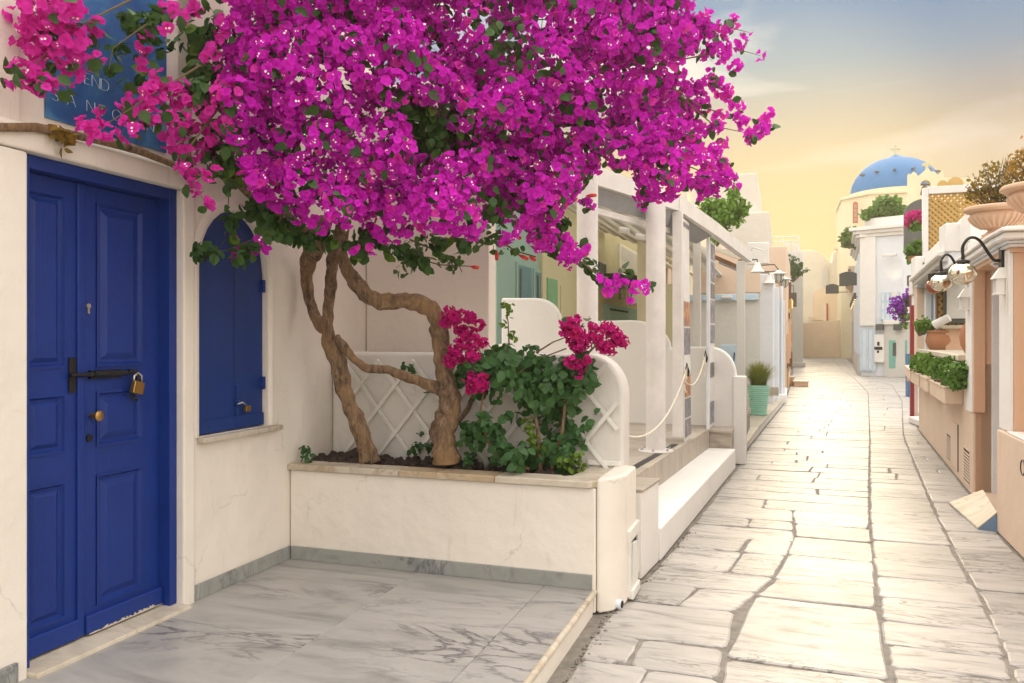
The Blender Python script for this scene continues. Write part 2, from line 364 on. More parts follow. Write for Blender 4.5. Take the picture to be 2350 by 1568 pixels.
M_bract = leafmat('magenta_bract', (.60, .008, .47), (.86, .045, .74), .46, .8)
M_bractp = leafmat('pink_bract', (.74, .03, .40), (.86, .07, .56), .44, .8)
M_crim = leafmat('crimson_bract', (.52, .006, .10), (.66, .02, .30), .35, .6)
M_viol = leafmat('violet_petal', (.28, .03, .48), (.48, .08, .68), .3, .6)
M_floret = flat('white_floret', (.85, .82, .7), .6)
M_leaf = leafmat('vine_leaf', (.036, .095, .022), (.10, .21, .035), .36, .42)
M_leafy = leafmat('young_leaf', (.10, .20, .02), (.20, .30, .03), .4, .45)
M_ivy = leafmat('dark_climber_leaf', (.032, .095, .03), (.075, .19, .045), .3, .4)
M_shrub = leafmat('shrub_leaf', (.07, .18, .025), (.20, .36, .04), .35, .45)
M_dry = leafmat('dry_shrub_leaf', (.16, .15, .035), (.46, .24, .05), .3, .6)
M_grass = leafmat('ornamental_grass', (.10, .18, .03), (.55, .42, .10), .3, .5)
M_redbud = flat('red_bud', (.60, .03, .02), .5)

# ------------------------------------------------------------------ the setting: ground, street, terrace
g = MB().add([(-300, -60, -.12), (300, -60, -.12), (300, 800, -.12), (-300, 800, -.12)], [(0, 1, 2, 3)])
obj('ground', g, M_grout, kind='structure', base=(0, 0, -.12))
ss = [-4, -1, 1, 2, 3.2, 4.1, 5, 6.6, 7.6, 9.5, 12.9, 15, 18.3, 21.7, 27, 35.3, 50, 67, 77, 90]
bed = MB(); n = len(ss)
bed.add([(interp(TL, s)-.35, s, -.009) for s in ss]+[(interp(TR, s)+.45, s, -.009) for s in ss], [(i, n+i, n+i+1, i+1) for i in range(n-1)])
street = obj('street', bed, M_grout, kind='structure', base=(3.4, 0, 0))
J1 = [(-6, 2.84), (1.2, 2.83), (2.3, 2.85), (3.02, 3.05), (4.16, 3.20), (6.2, 3.19), (8.8, 3.30), (12, 3.55), (18, 3.95), (27, 4.6), (40, 5.0), (60, 5.9), (90, 7.4)]
J2 = [(-6, 3.5), (1.5, 3.59), (2.35, 3.63), (3.56, 3.72), (5, 3.83), (7.3, 4.04), (11.8, 4.47), (15.9, 4.84), (23, 5.48), (32, 5.8), (40, 5.9), (60, 6.6), (90, 8.2)]
J3 = [(-6, 3.9), (1.7, 4.14), (2.4, 4.23), (3.2, 4.29), (4, 4.33), (6, 4.48), (12, 5.0), (20, 6.0), (27, 6.6), (35, 6.1), (60, 7.1), (90, 8.6)]
def stone_mesh(mb, t0a, t1a, t0b, t1b, sa, sb, gap_t=.015, gap_s=.009, rnd=random, fine=True, zoff=0.0):
    """one worn paving stone between s=sa and s=sb; t edges at both ends"""
    t0a += gap_t; t0b += gap_t; t1a -= gap_t; t1b -= gap_t; sa += gap_s; sb -= gap_s
    A = [(t0a, sa), (t1a, sa), (t1b, sb), (t0b, sb)]
    near = sa < 5.0; jt = (.018 if near else .009) if fine else .004
    A = [(x+rnd.uniform(-jt, jt)*.6, y+rnd.uniform(-jt, jt)) for x, y in A]
    P = []; k = 4 if fine else 1
    for i in range(4):
        p, q = A[i], A[(i+1) % 4]
        if fine:
            L_ = math.hypot(q[0]-p[0], q[1]-p[1]); c = min(.03 if near else .010, L_*.12)/max(L_, 1e-4)
            us = [c]+[c+(1-2*c)*j/k for j in range(1, k)]+[1-c]
        else: us = [0]
        nx, ny = -(q[1]-p[1]), q[0]-p[0]; l = math.hypot(nx, ny) or 1
        for u in us:
            w = rnd.uniform(-.006, .007) if fine else 0
            P.append((p[0]+(q[0]-p[0])*u+nx/l*w, p[1]+(q[1]-p[1])*u+ny/l*w))
    cx = sum(p[0] for p in P)/len(P); cy = sum(p[1] for p in P)/len(P)
    ta, tb = rnd.uniform(-.006, .006), rnd.uniform(-.008, .008); z0 = rnd.uniform(-.004, .003)+zoff
    def z(x, y): return z0+ta*(x-cx)+tb*(y-cy)
    ins = .011 if fine else .006
    n = len(P); V = []
    for x, y in P: V.append((x, y, -.03))
    for x, y in P: V.append((x, y, z(x, y)-.006))
    for x, y in P:
        dx, dy = cx-x, cy-y; l = math.hypot(dx, dy); V.append((x+dx/l*ins, y+dy/l*ins, z(x, y)))
    F = [tuple(range(2*n, 3*n))]
    for r in (0, 1):
        for i in range(n): F.append((r*n+i, r*n+(i+1) % n, (r+1)*n+(i+1) % n, (r+1)*n+i))
    mb.add(V, F)
mid = [.1, .62, 1.14, 1.55, 2.61, 3.05, 3.69, 4.27, 4.74, 5.32, 6.05, 6.5]
rgt = [-.1, .5, 1.1, 1.72, 2.03, 2.42, 2.87, 3.34, 3.81, 4.37, 4.99, 5.59, 6.3]
lft = [.3, .9, 1.3, 1.69, 2.29, 2.69, 3.08, 3.64, 4.11, 4.5, 4.82, 5.31, 5.76, 6.2]
frt = [-.1, .4, 1.0, 1.5, 1.9, 2.3, 2.75, 3.2, 3.65, 4.3, 4.9, 5.5, 6.2]
def extend(rows, to, rnd):
    r = list(rows)
    while r[-1] < to: r.append(r[-1]+rnd.uniform(.24, .52)*(1 if r[-1] < 14 else 1.5))
    return r
rs = random.Random(3)
EDGES = [lambda s: interp(TL, s)+.012, lambda s: interp(J1, s), lambda s: interp(J2, s), lambda s: interp(J3, s), lambda s: interp(TR, s)-.01]
far_mb = MB(); parts = 0
for ci, rows in enumerate((lft, mid, rgt, frt)):
    rows = extend(rows, 80, rs); lo, hi = EDGES[ci], EDGES[ci+1]
    for a, b in zip(rows, rows[1:]):
        fine = b < 11.5
        hi = EDGES[ci+1]
        if ci == 1 and a > 5.2: continue
        if ci == 0 and a > 5.2: hi = EDGES[2]
        w = hi(a)-lo(a)
        cuts = [0, 1]
        if ci == 0 and rs.random() < .45: cuts = [0, rs.uniform(.3, .65), 1]
        elif ci in (2, 3) and a > 6 and rs.random() < .25: cuts = [0, rs.uniform(.35, .65), 1]
        elif ci == 1 and a > 5 and rs.random() < .3: cuts = [0, rs.uniform(.35, .65), 1]
        if w > 1.3 and len(cuts) == 2: cuts = [0, rs.uniform(.4, .6), 1]
        if ci == 0 and a > 5.2: cuts = rs.choice([[0, rs.uniform(.25, .75), 1], [0, rs.uniform(.2, .42), rs.uniform(.55, .85), 1], [0, rs.uniform(.35, .65), 1], [0, 1] if w < 1.9 else [0, rs.uniform(.4, .6), 1]])
        sk = rs.uniform(-.03, .03)
        for u0, u1 in zip(cuts, cuts[1:]):
            mb = MB() if fine else far_mb
            ta0 = lo(a)+w*u0; ta1 = lo(a)+w*u1; wb = hi(b)-lo(b); tb0 = lo(b)+wb*u0; tb1 = lo(b)+wb*u1
            gt = .006 if a > 5.2 and ci == 0 else .011 if ci in (1, 2) and fine else .008
            stone_mesh(mb, ta0+(sk if u0 else 0), ta1+(sk if u1 < 1 else 0), tb0+(sk*.4 if u0 else 0), tb1+(sk*.4 if u1 < 1 else 0), a, b, gt, .005 if fine else .007, rs, fine)
            if fine: obj('paving_stone', mb, M_paving, street); parts += 1
obj('far_paving', far_mb, M_paving, street, kind='stuff')
# small pebbles and mortar crumbs along the foot of the left hand walls
mb = MB()
for i in range(260):
    s = rs.uniform(.4, 4.2); t = interp(TL, s)+abs(rs.gauss(0, .03))+.005; r = rs.uniform(.004, .011)
    mb.lathe((t, s, rs.uniform(-.004, .001)), [(r*.4, -r), (r, 0), (r*.55, r*.6)], 5)
obj('pebbles', mb, M_grout, street, kind='stuff')

ZT = .14
mb = MB(); mb.box(-.02, 2.055, -4.0, 1.98, -.05, ZT-.028)
terrace = obj('terrace', mb, M_wall, kind='structure', bevel=.012, base=(1, 0, 0))
def slab(mb, pts, z0, z1, lip=.004):
    n = len(pts); cx = sum(p[0] for p in pts)/n; cy = sum(p[1] for p in pts)/n; V = []
    for x, y in pts: V.append((x, y, z0))
    for x, y in pts: V.append((x, y, z1-lip))
    for x, y in pts:
        dx, dy = cx-x, cy-y; l = math.hypot(dx, dy); V.append((x+dx/l*lip*1.3, y+dy/l*lip*1.3, z1))
    F = [tuple(range(2*n, 3*n))]+[(r*n+i, r*n+(i+1) % n, (r+1)*n+(i+1) % n, (r+1)*n+i) for r in (0, 1) for i in range(n)]
    mb.add(V, F); return mb
ta = onz(925, 1335, ZT)[0]; tb = onz(1239, 1355, ZT)[0]; sc = onz(683, 1467, ZT)[1]
g_ = .0016
def rect(t0, t1, s0, s1): return [(t0+g_, s0+g_), (t1-g_, s0+g_), (t1-g_, s1-g_), (t0+g_, s1-g_)]
for t0, t1, s0, s1 in ((-.02, ta, sc, 1.97), (-.02, ta, -.35, sc), (-.02, ta, -1.9, -.35), (ta, tb, .05, 1.97), (ta, tb, -1.8, .05), (tb, 2.055, .42, 1.97), (tb, 2.055, -1.4, .42)):
    obj('marble_slab', slab(MB(), rect(t0, t1, s0, s1), ZT-.03, ZT), M_terrace, terrace)
for s0, s1 in ((.95, 1.99), (-.6, .95), (-2.2, -.6)):          # rounded white nosing along the street edge
    mb = MB().tube([(2.062, s0+.002, ZT-.016), (2.062, s1-.002, ZT-.016)], .018, 10)
    obj('edge_nosing', mb, M_coping, terrace, smooth=50)

# ------------------------------------------------------------------ the house with the blue door
house = thing('white_house', 'cream white house with the blue double door, arched blue shutters and a wall sign', 'house', (-.3, .6, 0))
mb = MB()
mb.box(-1.2, 0, -3.2, 0.0, 0, 2.43)                      # pier left of the door
mb.box(-1.2, 0, -3.2, 1.044, 2.435, 2.54)                 # lintel band
mb.box(-1.2, -.002, .955, 1.044, 0, 2.437)
obj('door_surround', mb, M_wall, house, bevel=.014)
mb = MB().along([(-3.2, 2.535), (1.044, 2.535), (1.044, 2.552), (-3.2, 2.552)], -.10, -.006)
mb = MB().across([(-.11, 2.536), (-.008, 2.536), (-.02, 2.55), (-.11, 2.585)], -3.2, 1.045)
obj('ledge', mb, M_wall, house)
mb = MB().box(-1.2, -.10, -3.2, 1.02, 2.54, 4.6)
obj('upper_wall', mb, M_wall, house)
mb = MB().box(-.12, -.07, -.42, .02, 2.56, 4.6)           # faint pilaster on the upper wall
obj('wall_strip', mb, M_wall, house, bevel=.01)
# window wall with an arched opening
WS0, WS1, WZ0, WSP, WTOP = 1.10, 1.735, 1.055, 2.02, 2.385
def arch_pts(s0, s1, zs, zt, k=14):
    c = (s0+s1)/2; r = (s1-s0)/2
    return [(c-r*math.cos(math.pi*i/k), zs+(zt-zs)*math.sin(math.pi*i/k)) for i in range(k+1)]
TW = -.025
mb = MB(); S0_, S1_, Z0_, Z1_ = 1.044, 3.1, 0.0, 4.6
ap = arch_pts(WS0, WS1, WSP, WTOP)
def fq(a, b, c, d): mb.add([(TW, *a), (TW, *b), (TW, *c), (TW, *d)], [(0, 1, 2, 3)])
fq((S0_, Z0_), (WS0, Z0_), (WS0, Z1_), (S0_, Z1_)); fq((WS1, Z0_), (S1_, Z0_), (S1_, Z1_), (WS1, Z1_)); fq((WS0, Z0_), (WS1, Z0_), (WS1, WZ0), (WS0, WZ0))
for (a, b), (c, d) in zip(ap, ap[1:]): fq((a, b), (c, d), (c, Z1_), (a, Z1_))
hole = [(WS0, WZ0)]+ap+[(WS1, WZ0)]
for p, q in zip(hole, hole[1:]+hole[:1]): mb.add([(TW, *p), (TW, *q), (TW-.16, *q), (TW-.16, *p)], [(0, 1, 2, 3)])
mb.box(-1.2, TW-.16, S0_+.001, S1_, 0.001, Z1_-.001)
obj('window_wall', mb, M_wall, house)
mb = MB(); e0 = hole; rim = []                            # soft raised rim round the arch
out_ = [(WS0-.07, WZ0)]+arch_pts(WS0-.07, WS1+.07, WSP, WTOP+.07)+[(WS1+.07, WZ0)]
ins = [(WS0-.002, WZ0)]+arch_pts(WS0-.002, WS1+.002, WSP, WTOP+.002)+[(WS1+.002, WZ0)]
k = len(out_)
V = [(TW-.002, *p) for p in out_]+[(TW+.014, p[0]*.6+q[0]*.4, p[1]*.6+q[1]*.4) for p, q in zip(out_, ins)]+[(TW+.012, p[0]*.25+q[0]*.75, p[1]*.25+q[1]*.75) for p, q in zip(out_, ins)]+[(TW-.02, *q) for q in ins]
mb.add(V, [(r*k+i, r*k+i+1, (r+1)*k+i+1, (r+1)*k+i) for r in range(3) for i in range(k-1)])
obj('window_rim', mb, M_wall, house, smooth=True)
mb = MB().box(TW-.10, TW+.055, 1.08, 1.83, 1.022, 1.053)
obj('window_sill', mb, M_coping, house, bevel=.006)
# shutters: two leaves
sh = MB()
def shutter_leaf(sa, sb, name='shutter'):
    pts = [(sa, WZ0+.006)]
    lo_, hi_ = min(sa, sb), max(sa, sb); c = (WS0+WS1)/2; r = (WS1-WS0)/2-.006
    top = []
    for i in range(11):
        s = lo_+(hi_-lo_)*i/10; x = max(-1, min(1, (s-c)/r)); top.append((s, WSP+(WTOP-.006-WSP)*math.sqrt(1-x*x)))
    prof = [(lo_, WZ0+.006), (hi_, WZ0+.006)]+top[::-1]
    return MB().along(prof, TW-.075, TW-.035)
mid_s = ont(533, 800, TW-.05)[1]
for a, b in ((WS0+.006, mid_s-.003), (mid_s+.003, WS1-.006)):
    o = obj('shutter', shutter_leaf(a, b), M_blue2, house, bevel=.003)
    if a < 1.2: sh_l = o
    else: sh_r = o
mb = MB().box(TW-.036, TW-.022, WS0+.008, WS1-.008, WZ0+.008, WZ0+.085); obj('bottom_rail', mb, M_blue2, sh_r, bevel=.003)
for z in (1.33, 1.95):
    mb = MB().box(TW-.036, TW-.012, WS1-.03, WS1-.004, z-.04, z+.04); obj('hinge', mb, M_blue2, sh_r, bevel=.003)
p = ont(547, 930, TW-.02)
mb = MB().box(TW-.036, TW-.018, p[1]-.012, p[1]+.012, 1.07, 1.33); mb.box(TW-.036, TW-.008, p[1]-.02, p[1]+.02, 1.20, 1.235); obj('latch', mb, M_blue2, sh_r, bevel=.003)
pl = thing('padlock', 'small weathered padlock hanging on the latch of the arched blue shutters', 'padlock', (TW-.005, p[1]+.05, 1.15))
mb = MB().tube([(TW-.004, p[1]-.03, 1.215), (TW+.012, p[1]+.0, 1.225), (TW+.008, p[1]+.045, 1.20)], .005, 6); obj('shackle', mb, M_steel, pl, smooth=True)
mb = MB().box(TW-.004, TW+.018, p[1]+.03, p[1]+.075, 1.165, 1.2); obj('lock_body', mb, M_brass, pl, bevel=.003)

# the blue door
door = obj('door', MB().box(-.19, -.155, .03, .93, .165, 2.41), M_blue, house)
def frame_bar(*a): return obj('door_frame', MB().box(*a), M_blue, door, bevel=.004)
frame_bar(-.17, -.05, .90, .954, .15, 2.434); frame_bar(-.17, -.05, .001, .05, .15, 2.434); frame_bar(-.17, -.055, .05, .90, 2.372, 2.434)
TD = -.125
def leaf(sa, sb, panels):
    mb = MB(); prev = None
    cols = []
    zs = [.168]+[z for p in panels for z in (p[2], p[3])]+[2.368]
    pa, pb = panels[0][0], panels[0][1]
    mb.box(-.155, TD, sa, pa, .168, 2.368); mb.box(-.155, TD, pb, sb, .168, 2.368)
    ps = sorted(panels, key=lambda p: p[2]); z = .168
    for p in ps: mb.box(-.155, TD, pa, pb, z, p[2]); z = p[3]
    mb.box(-.155, TD, pa, pb, z, 2.368)
    lf = obj('door_leaf', mb, M_blue, door)
    for a, b, z0, z1 in panels:
        m = MB()
        def ring(r, t): return [(t, a+r, z0+r), (t, b-r, z0+r), (t, b-r, z1-r), (t, a+r, z1-r)]
        prof = [(-.001, TD+.006), (.010, TD+.007), (.016, TD-.004), (.022, TD-.012), (.034, TD-.013), (.065, TD+.001), (.069, TD+.002)]
        if b-a < .22: prof = [(-.001, TD+.006), (.010, TD+.007), (.016, TD-.004), (.022, TD-.012), (.030, TD-.013), (.05, TD+.001), (.053, TD+.002)]
        V = [v for r, t in prof for v in ring(r, t)]
        F = [(i*4+j, i*4+(j+1) % 4, (i+1)*4+(j+1) % 4, (i+1)*4+j) for i in range(len(prof)-1) for j in range(4)]; F.append(tuple(range(4*len(prof)-4, 4*len(prof))))
        m.add(V, F); obj('door_panel', m, M_blue, door)
    return lf
rowz = [(1.475, 2.295), (1.075, 1.353), (.285, .937)]
leaf(.05, .372, [(.085, .300, a, b) for a, b in rowz])
leaf(.378, .898, [(.480, .785, a, b) for a, b in rowz])
mb = MB().box(TD-.01, TD+.016, .358, .398, .168, 2.368); obj('meeting_strip', mb, M_blue, door, bevel=.006)
mb = MB().box(TD-.01, TD+.03, .40, .898, .168, .262); obj('weather_board', mb, M_blue, door, bevel=.01)
mb = MB().box(TD-.01, TD+.024, .05, .36, .168, .262); obj('weather_board', mb, M_blue, door, bevel=.008)
mb = MB(); rw = random.Random(5)                          # chipped paint along the foot of the right leaf
for i in range(46):
    s = .41+i*.0105; h = rw.uniform(.004, .017)*(1 if 8 < i < 40 else .5); mb.box(TD+.0305, TD+.0318, s, s+.0105, .169, .169+h)
obj('chipped_edge', mb, M_coping, door)
z = 1.44
mb = MB(); mb.box(TD, TD+.012, .315, .352, z-.085, z+.085); obj('bolt_keeper', mb, M_black, door, bevel=.003)
mb = MB(); mb.tube([(TD+.03, .30, z), (TD+.03, .66, z)], .011, 10); mb.tube([(TD+.03, .44, z), (TD+.03, .63, z)], .016, 10); mb.box(TD, TD+.02, .43, .62, z-.024, z+.018)
mb.tube([(TD+.03, .655, z+.004), (TD+.036, .70, z+.002), (TD+.036, .71, z-.05)], .014, 8); obj('bolt', mb, M_black, door, smooth=40)
mb = MB(); mb.tube([(TD+.0, .447, 1.235), (TD+.03, .447, 1.235)], .013, 12);
mb.tube([(TD+.022, .447, 1.235), (TD+.03, .447, 1.235), (TD+.045, .447, 1.235), (TD+.058, .447, 1.235), (TD+.064, .447, 1.235)], [.012, .018, .026, .026, .018], 14); obj('door_knob', mb, M_brass, door, smooth=50)
mb = MB().tube([(TD+.0, .437, 1.125), (TD+.007, .437, 1.125)], .019, 14); obj('lock_escutcheon', mb, M_black, door, smooth=50)
mb = MB().tube([(TD+.0, .428, 1.775), (TD+.010, .428, 1.775)], .0125, 12); mb.box(TD, TD+.010, .423, .433, 1.737, 1.775); obj('lock_cylinder', mb, M_steel, door, smooth=50)
pl = thing('padlock', 'brass padlock hanging from the black bolt on the blue door', 'padlock', (TD+.05, .70, 1.32))
mb = MB().tube([(TD+.046, .672, 1.385), (TD+.05, .676, 1.42), (TD+.05, .70, 1.435), (TD+.05, .724, 1.42), (TD+.05, .726, 1.385)], .006, 8); obj('shackle', mb, M_steel, pl, smooth=True)
mb = MB().along([(.655, 1.335), (.722, 1.318), (.737, 1.382), (.670, 1.399)], TD+.036, TD+.064); obj('lock_body', mb, M_brass, pl, bevel=.005)
mb = MB().tube([(TD+.02, .69, 1.33), (TD+.03, .69, 1.30), (TD+.03, .715, 1.295)], .008, 6); obj('staple', mb, M_black, pl, smooth=True)
mb = MB().box(-.20, .05, .0, .955, .12, .158); obj('threshold', mb, M_coping, house, bevel=.005)
mb = MB(); rk = random.Random(9)
obj('skirting', MB().box(-.02, TW+.016, 1.046, 1.968, ZT+.001, ZT+.088), M_skirt, house, bevel=.002)
obj('skirting', MB().box(-.02, .016, -1.5, -.06, ZT+.001, ZT+.09), M_skirt, house, bevel=.002)
# the sign over the door
sg = thing('wall_sign', 'blue printed sign board with white lettering on the wall above the blue door', 'sign', (-.09, .45, 2.6))
pL = ont(107, 283, -.085); pR = ont(383, 340, -.085)
zb = (pL[2]+pR[2])/2; sL, sR = pL[1], pR[1]
def signmat():
    m, nt, N, L, b = nmat('blue_print'); v = mapv(nt, (1, 1, 1)); n1 = noise(nt, v, 3.2, 6, .6, .8)
    c = ramp(nt, n1, [(.30, (.010, .045, .17)), (.5, (.020, .10, .28)), (.62, (.05, .20, .38)), (.74, (.16, .33, .46))])
    L.new(c, b.inputs['Base Color']); b.inputs['Roughness'].default_value = .4; return m
mb = MB().box(-.10, -.086, sL, sR, zb, zb+1.0); obj('board', mb, signmat(), sg, bevel=.002)
def lettering(txt, size, spacing, t, s, z, parent, mat, name='lettering'):
    cu = bpy.data.curves.new(name, 'FONT'); cu.body = txt; cu.size = size; cu.space_character = spacing; cu.extrude = .0015; cu.offset = -.004*size/.1
    o = bpy.data.objects.new(name, cu); C.objects.link(o); bpy.context.view_layer.update()
    me = bpy.data.meshes.new_from_object(o.evaluated_get(bpy.context.evaluated_depsgraph_get())); bpy.data.objects.remove(o)
    b = BASE[root_of(parent).name]
    M = Matrix(((0, 0, 1, t-b[0]), (1, 0, 0, s-b[1]), (0, 1, 0, z-b[2]), (0, 0, 0, 1))); me.transform(M)
    me.materials.clear(); me.materials.append(mat); me.name = name
    q = bpy.data.objects.new(name, me); C.objects.link(q); q.parent = parent; return q
M_letter = flat('white_letters', (.72, .78, .80), .6)
q1 = ont(119, 238, -.085); q2 = ont(172, 205, -.085)
for ch_, u in zip('SANTORINI', (119, 152, 195, 224, 255, 288, 318, 334, 366)):
    q1 = ont(u, 240+(u-119)*.27, -.085); lettering(ch_, .088, 1, -.0845, q1[1], (zb+.085), sg, M_letter, 'letter')
for ch_, u in zip('HEND', (172, 190, 207, 228)):
    q1 = ont(u, 210, -.085); lettering(ch_, .088, 1, -.0845, q1[1], zb+.215, sg, M_letter, 'letter')

# ------------------------------------------------------------------ the planter with its tree bed
pla = thing('planter', 'long white plastered planter with cream marble coping beside the house wall', 'planter', (1.05, 2.2, 0))
mb = MB().box(-.02, 2.07, 1.972, 2.10, 0, .738); mb.box(1.95, 2.07, 2.10, 2.50, 0, .738)
obj('planter_wall', mb, M_wall, pla, bevel=.012)
obj('skirting', MB().box(.0, 2.05, 1.955, 1.974, ZT+.001, ZT+.088), M_skirt, pla, bevel=.002)
cop = [(-.02, .45, 0), (.453, .80, 0), (.803, 1.06, 1), (1.063, 1.45, 1), (1.453, 2.0, 0)]
for a, b, br in cop:
    pts = [(a, 1.945), (b, 1.945), (b, 2.11), (a, 2.11)]
    if b == 2.0: pts = [(a, 1.945), (2.03, 1.945), (2.095, 2.0), (2.10, 2.49), (1.93, 2.49), (1.90, 2.11), (a, 2.11)]
    obj('coping_stone', slab(MB(), pts, .74, .778, .006), M_copbrown if br else M_coping, pla)
mb = MB(); NX, NY = 60, 16; rk = random.Random(2)
for j in range(NY+1):
    for i in range(NX+1):
        x = -.02+2.0*i/NX; y = 2.09+.42*j/NY
        mb.v.append((x, y, .735+.02*math.sin(x*9+y*5)+.025*math.sin(x*23-y*17)+rk.uniform(-.012, .02)+.05*max(0, 1-abs(x-.25)/.35)*(j/NY)))
mb.f += [(j*(NX+1)+i, j*(NX+1)+i+1, (j+1)*(NX+1)+i+1, (j+1)*(NX+1)+i) for j in range(NY) for i in range(NX)]
obj('soil', mb, M_soil, pla, kind='stuff', smooth=True)
mb = MB()
for i in range(150):
    x = rk.uniform(0, 1.9) if i > 60 else rk.uniform(.05, .8); y = rk.uniform(2.12, 2.47); r = rk.uniform(.012, .038)
    n0 = len(mb.v); mb.lathe((x, y, .755+rk.uniform(0, .02)), [(r*.3, -r), (r*.95, -r*.3), (r, .2*r), (r*.5, r*.85), (r*.1, r)], 7)
    for q in range(n0, len(mb.v)): mb.v[q] = tuple(c+rk.uniform(-.25, .25)*r for c in mb.v[q])
obj('lava_rock', mb, M_soil, pla, kind='stuff')

# end pillar of the planter and the lattice wall behind it
SB = 2.49
wl = thing('garden_wall', 'white plastered wall with rounded end and white trellis behind the planter', 'wall', (1.1, 2.6, 0))
prof = [(-.02, 0), (2.135, 0), (2.14, 1.20)]
for i in range(10): a = math.radians(90*i/9); prof.append((1.905+.235*math.cos(a), 1.24+.27*math.sin(a)))
prof += [(-.02, 1.515)]
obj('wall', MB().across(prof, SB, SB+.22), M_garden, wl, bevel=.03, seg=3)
mb = MB().poly([(2.072, 1.98), (2.10, 1.985), (2.165, 2.05), (2.207, 2.20), (2.212, SB+.05), (2.072, SB+.05)], 0, .79)
obj('end_pillar', mb, M_wall, wl, bevel=.025, seg=3)
mb = MB().box(1.9, 2.12, SB-.016, SB+.005, .79, .82); obj('ledge', mb, M_wall2, wl, bevel=.004)
tr_ = MB()
tz0, tz1, tt0, tt1 = .76, 1.46, .12, 2.10
def slat(c, d, lay):
    # line s.t. t*d + z = c, clipped to the panel
    pts = []
    for t in (tt0, tt1):
        z = c-d*t
        if tz0 <= z <= tz1: pts.append((t, z))
    for z in (tz0, tz1):
        t = (c-z)/d
        if tt0 < t < tt1: pts.append((t, z))
    if len(pts) < 2: return
    pts = sorted(pts)[:1]+sorted(pts)[-1:]; (a, b), (e, f) = pts; L_ = math.hypot(e-a, f-b)
    if L_ < .15: return
    nx, nz = -(f-b)/L_*.0125, (e-a)/L_*.0125; y0 = SB-.020-.012*lay
    mb = MB().across([(a+nx, b+nz), (e+nx, f+nz), (e-nx, f-nz), (a-nx, b-nz)], y0-.0105, y0)
    obj('trellis_slat', mb, M_wwood, wl)
for i in range(-1, 12): slat(.95+.285*i*1.18-.05, 1.22, 0); slat(-1.70+.285*i*1.18, -1.22, 1)
hb = thing('meter_hatch', 'small broken white wooden hatch low on the street side of the planter', 'hatch', (2.22, 2.4, .0))
a0, a1 = 2.235, 2.575
def tl_(s): return 2.208+.02*(s-2.2)
mb = MB().box(2.195, 2.228, a0, a1, .36, .435); mb.box(2.195, 2.228, a0, a0+.045, .03, .36); mb.box(2.195, 2.226, a1-.045, a1, .10, .36)
obj('hatch_frame', mb, M_wwood, hb, bevel=.004)
mb = MB().along([(a0+.05, .02), (a0+.25, .035), (a0+.235, .325), (a0+.075, .345)], 2.212, 2.232); obj('hatch_door', mb, M_wwood, hb, bevel=.003)
mb = MB().box(2.21, 2.245, a0+.02, a0+.26, .012, .07); obj('bottom_board', mb, M_wwood, hb, bevel=.006)
mb = MB().box(2.19, 2.2135, a0+.04, a1-.04, .03, .37); obj('hollow', mb, M_dark, hb)
dp = obj('drain_pipe', MB().tube([(2.12, 2.10, .034), (2.205, 2.085, .034)], [.028, .028], 14), M_cool, smooth=50, label='short open drain pipe stub at the foot of the planter end', cat='pipe')
obj('pipe_mouth_shade', MB().tube([(2.2055, 2.085, .034), (2.2065, 2.0848, .034)], .023, 14), M_dark, dp)  # dark disc painted in place of the shaded hollow of the pipe

# ------------------------------------------------------------------ left side beyond the planter
mb = MB().box(-.02, 1.02, 3.0, 3.16, 0, 3.6); mb.box(-1.2, -.03, 3.0, 3.16, 0, 4.6)
obj('side_wall', mb, M_wall, label='tall cream wall behind the vine trunks and the trellis', cat='wall', bevel=.012)
st = thing('street_step_block', 'low white block with a beige tiled top beside the planter end', 'step', (2.05, 2.95, 0))
obj('block', MB().poly([(1.6, 2.72), (2.215, 2.72), (2.262, 3.19), (1.6, 3.19)], 0, .585), M_wall2, st, bevel=.012)
obj('top_tile', slab(MB(), [(1.6, 2.715), (2.222, 2.715), (2.27, 3.197), (1.6, 3.197)], .586, .602), M_tile, st)
# white bench-like step along the street
ps = [(1.85, 3.195), (2.275, 3.195), (2.555, 7.62), (2.21, 7.62)]
obj('long_white_step', MB().poly(ps, 0, .245), M_band, label='long smooth white step between the patio and the street', cat='step', bevel=.018, seg=3)
# patio
def pe(s): return 1.90+(s-3.2)*(2.235-1.90)/(7.56-3.2)
patio = obj('patio', MB().poly([(-2.5, 3.17), (pe(3.2)-.012, 3.2), (pe(7.98)-.012, 7.98), (2.6, 8.2), (2.6, 10.9), (-2.5, 10.9)], 0, .462), M_grout, kind='structure', base=(0, 5, 0))
rt = random.Random(4)
rows = [3.2+.30*i for i in range(17)]
for a, b in zip(rows, rows[1:]):
    if a > 7.9: break
    t = pe(a)-rt.uniform(.35, 1.15)
    cuts = [-.9]+([t] if t > -.3 else [])+[None]
    for c, d in zip(cuts, cuts[1:]):
        pts = [(c+.0015, a+.0015), ((pe(a) if d is None else d)-.0015, a+.0015), ((pe(b) if d is None else d)-.0015, b-.0015), (c+.0015, b-.0015)]
        obj('floor_tile', slab(MB(), pts, .45, .48, .002), M_tile, patio)
for a, b in zip([3.2+.88*i for i in range(5)], [3.2+.88*i for i in range(1, 6)]):
    a += .002; b -= .002
    obj('riser_tile', MB().poly([(pe(a)-.012, a), (pe(a), a), (pe(b), b), (pe(b)-.012, b)], .248, .466), M_tile, patio)
mb = MB().poly([(pe(3.3)-.16, 3.3), (pe(3.3)-.09, 3.3), (pe(6.0)-.06, 6.0), (pe(6.0)-.13, 6.0)], .470, .4835)
obj('floor_track', mb, M_black, label='dark metal sliding track set in the patio floor edge', cat='track')
pb = thing('tiled_pier', 'squat pier clad in beige tiles at the end of the white step', 'pier', (2.4, 7.8, 0))
obj('pier', MB().poly([(2.21, 7.625), (2.50, 7.625), (2.50, 8.0), (2.21, 8.0)], 0, .44), M_tile, pb)
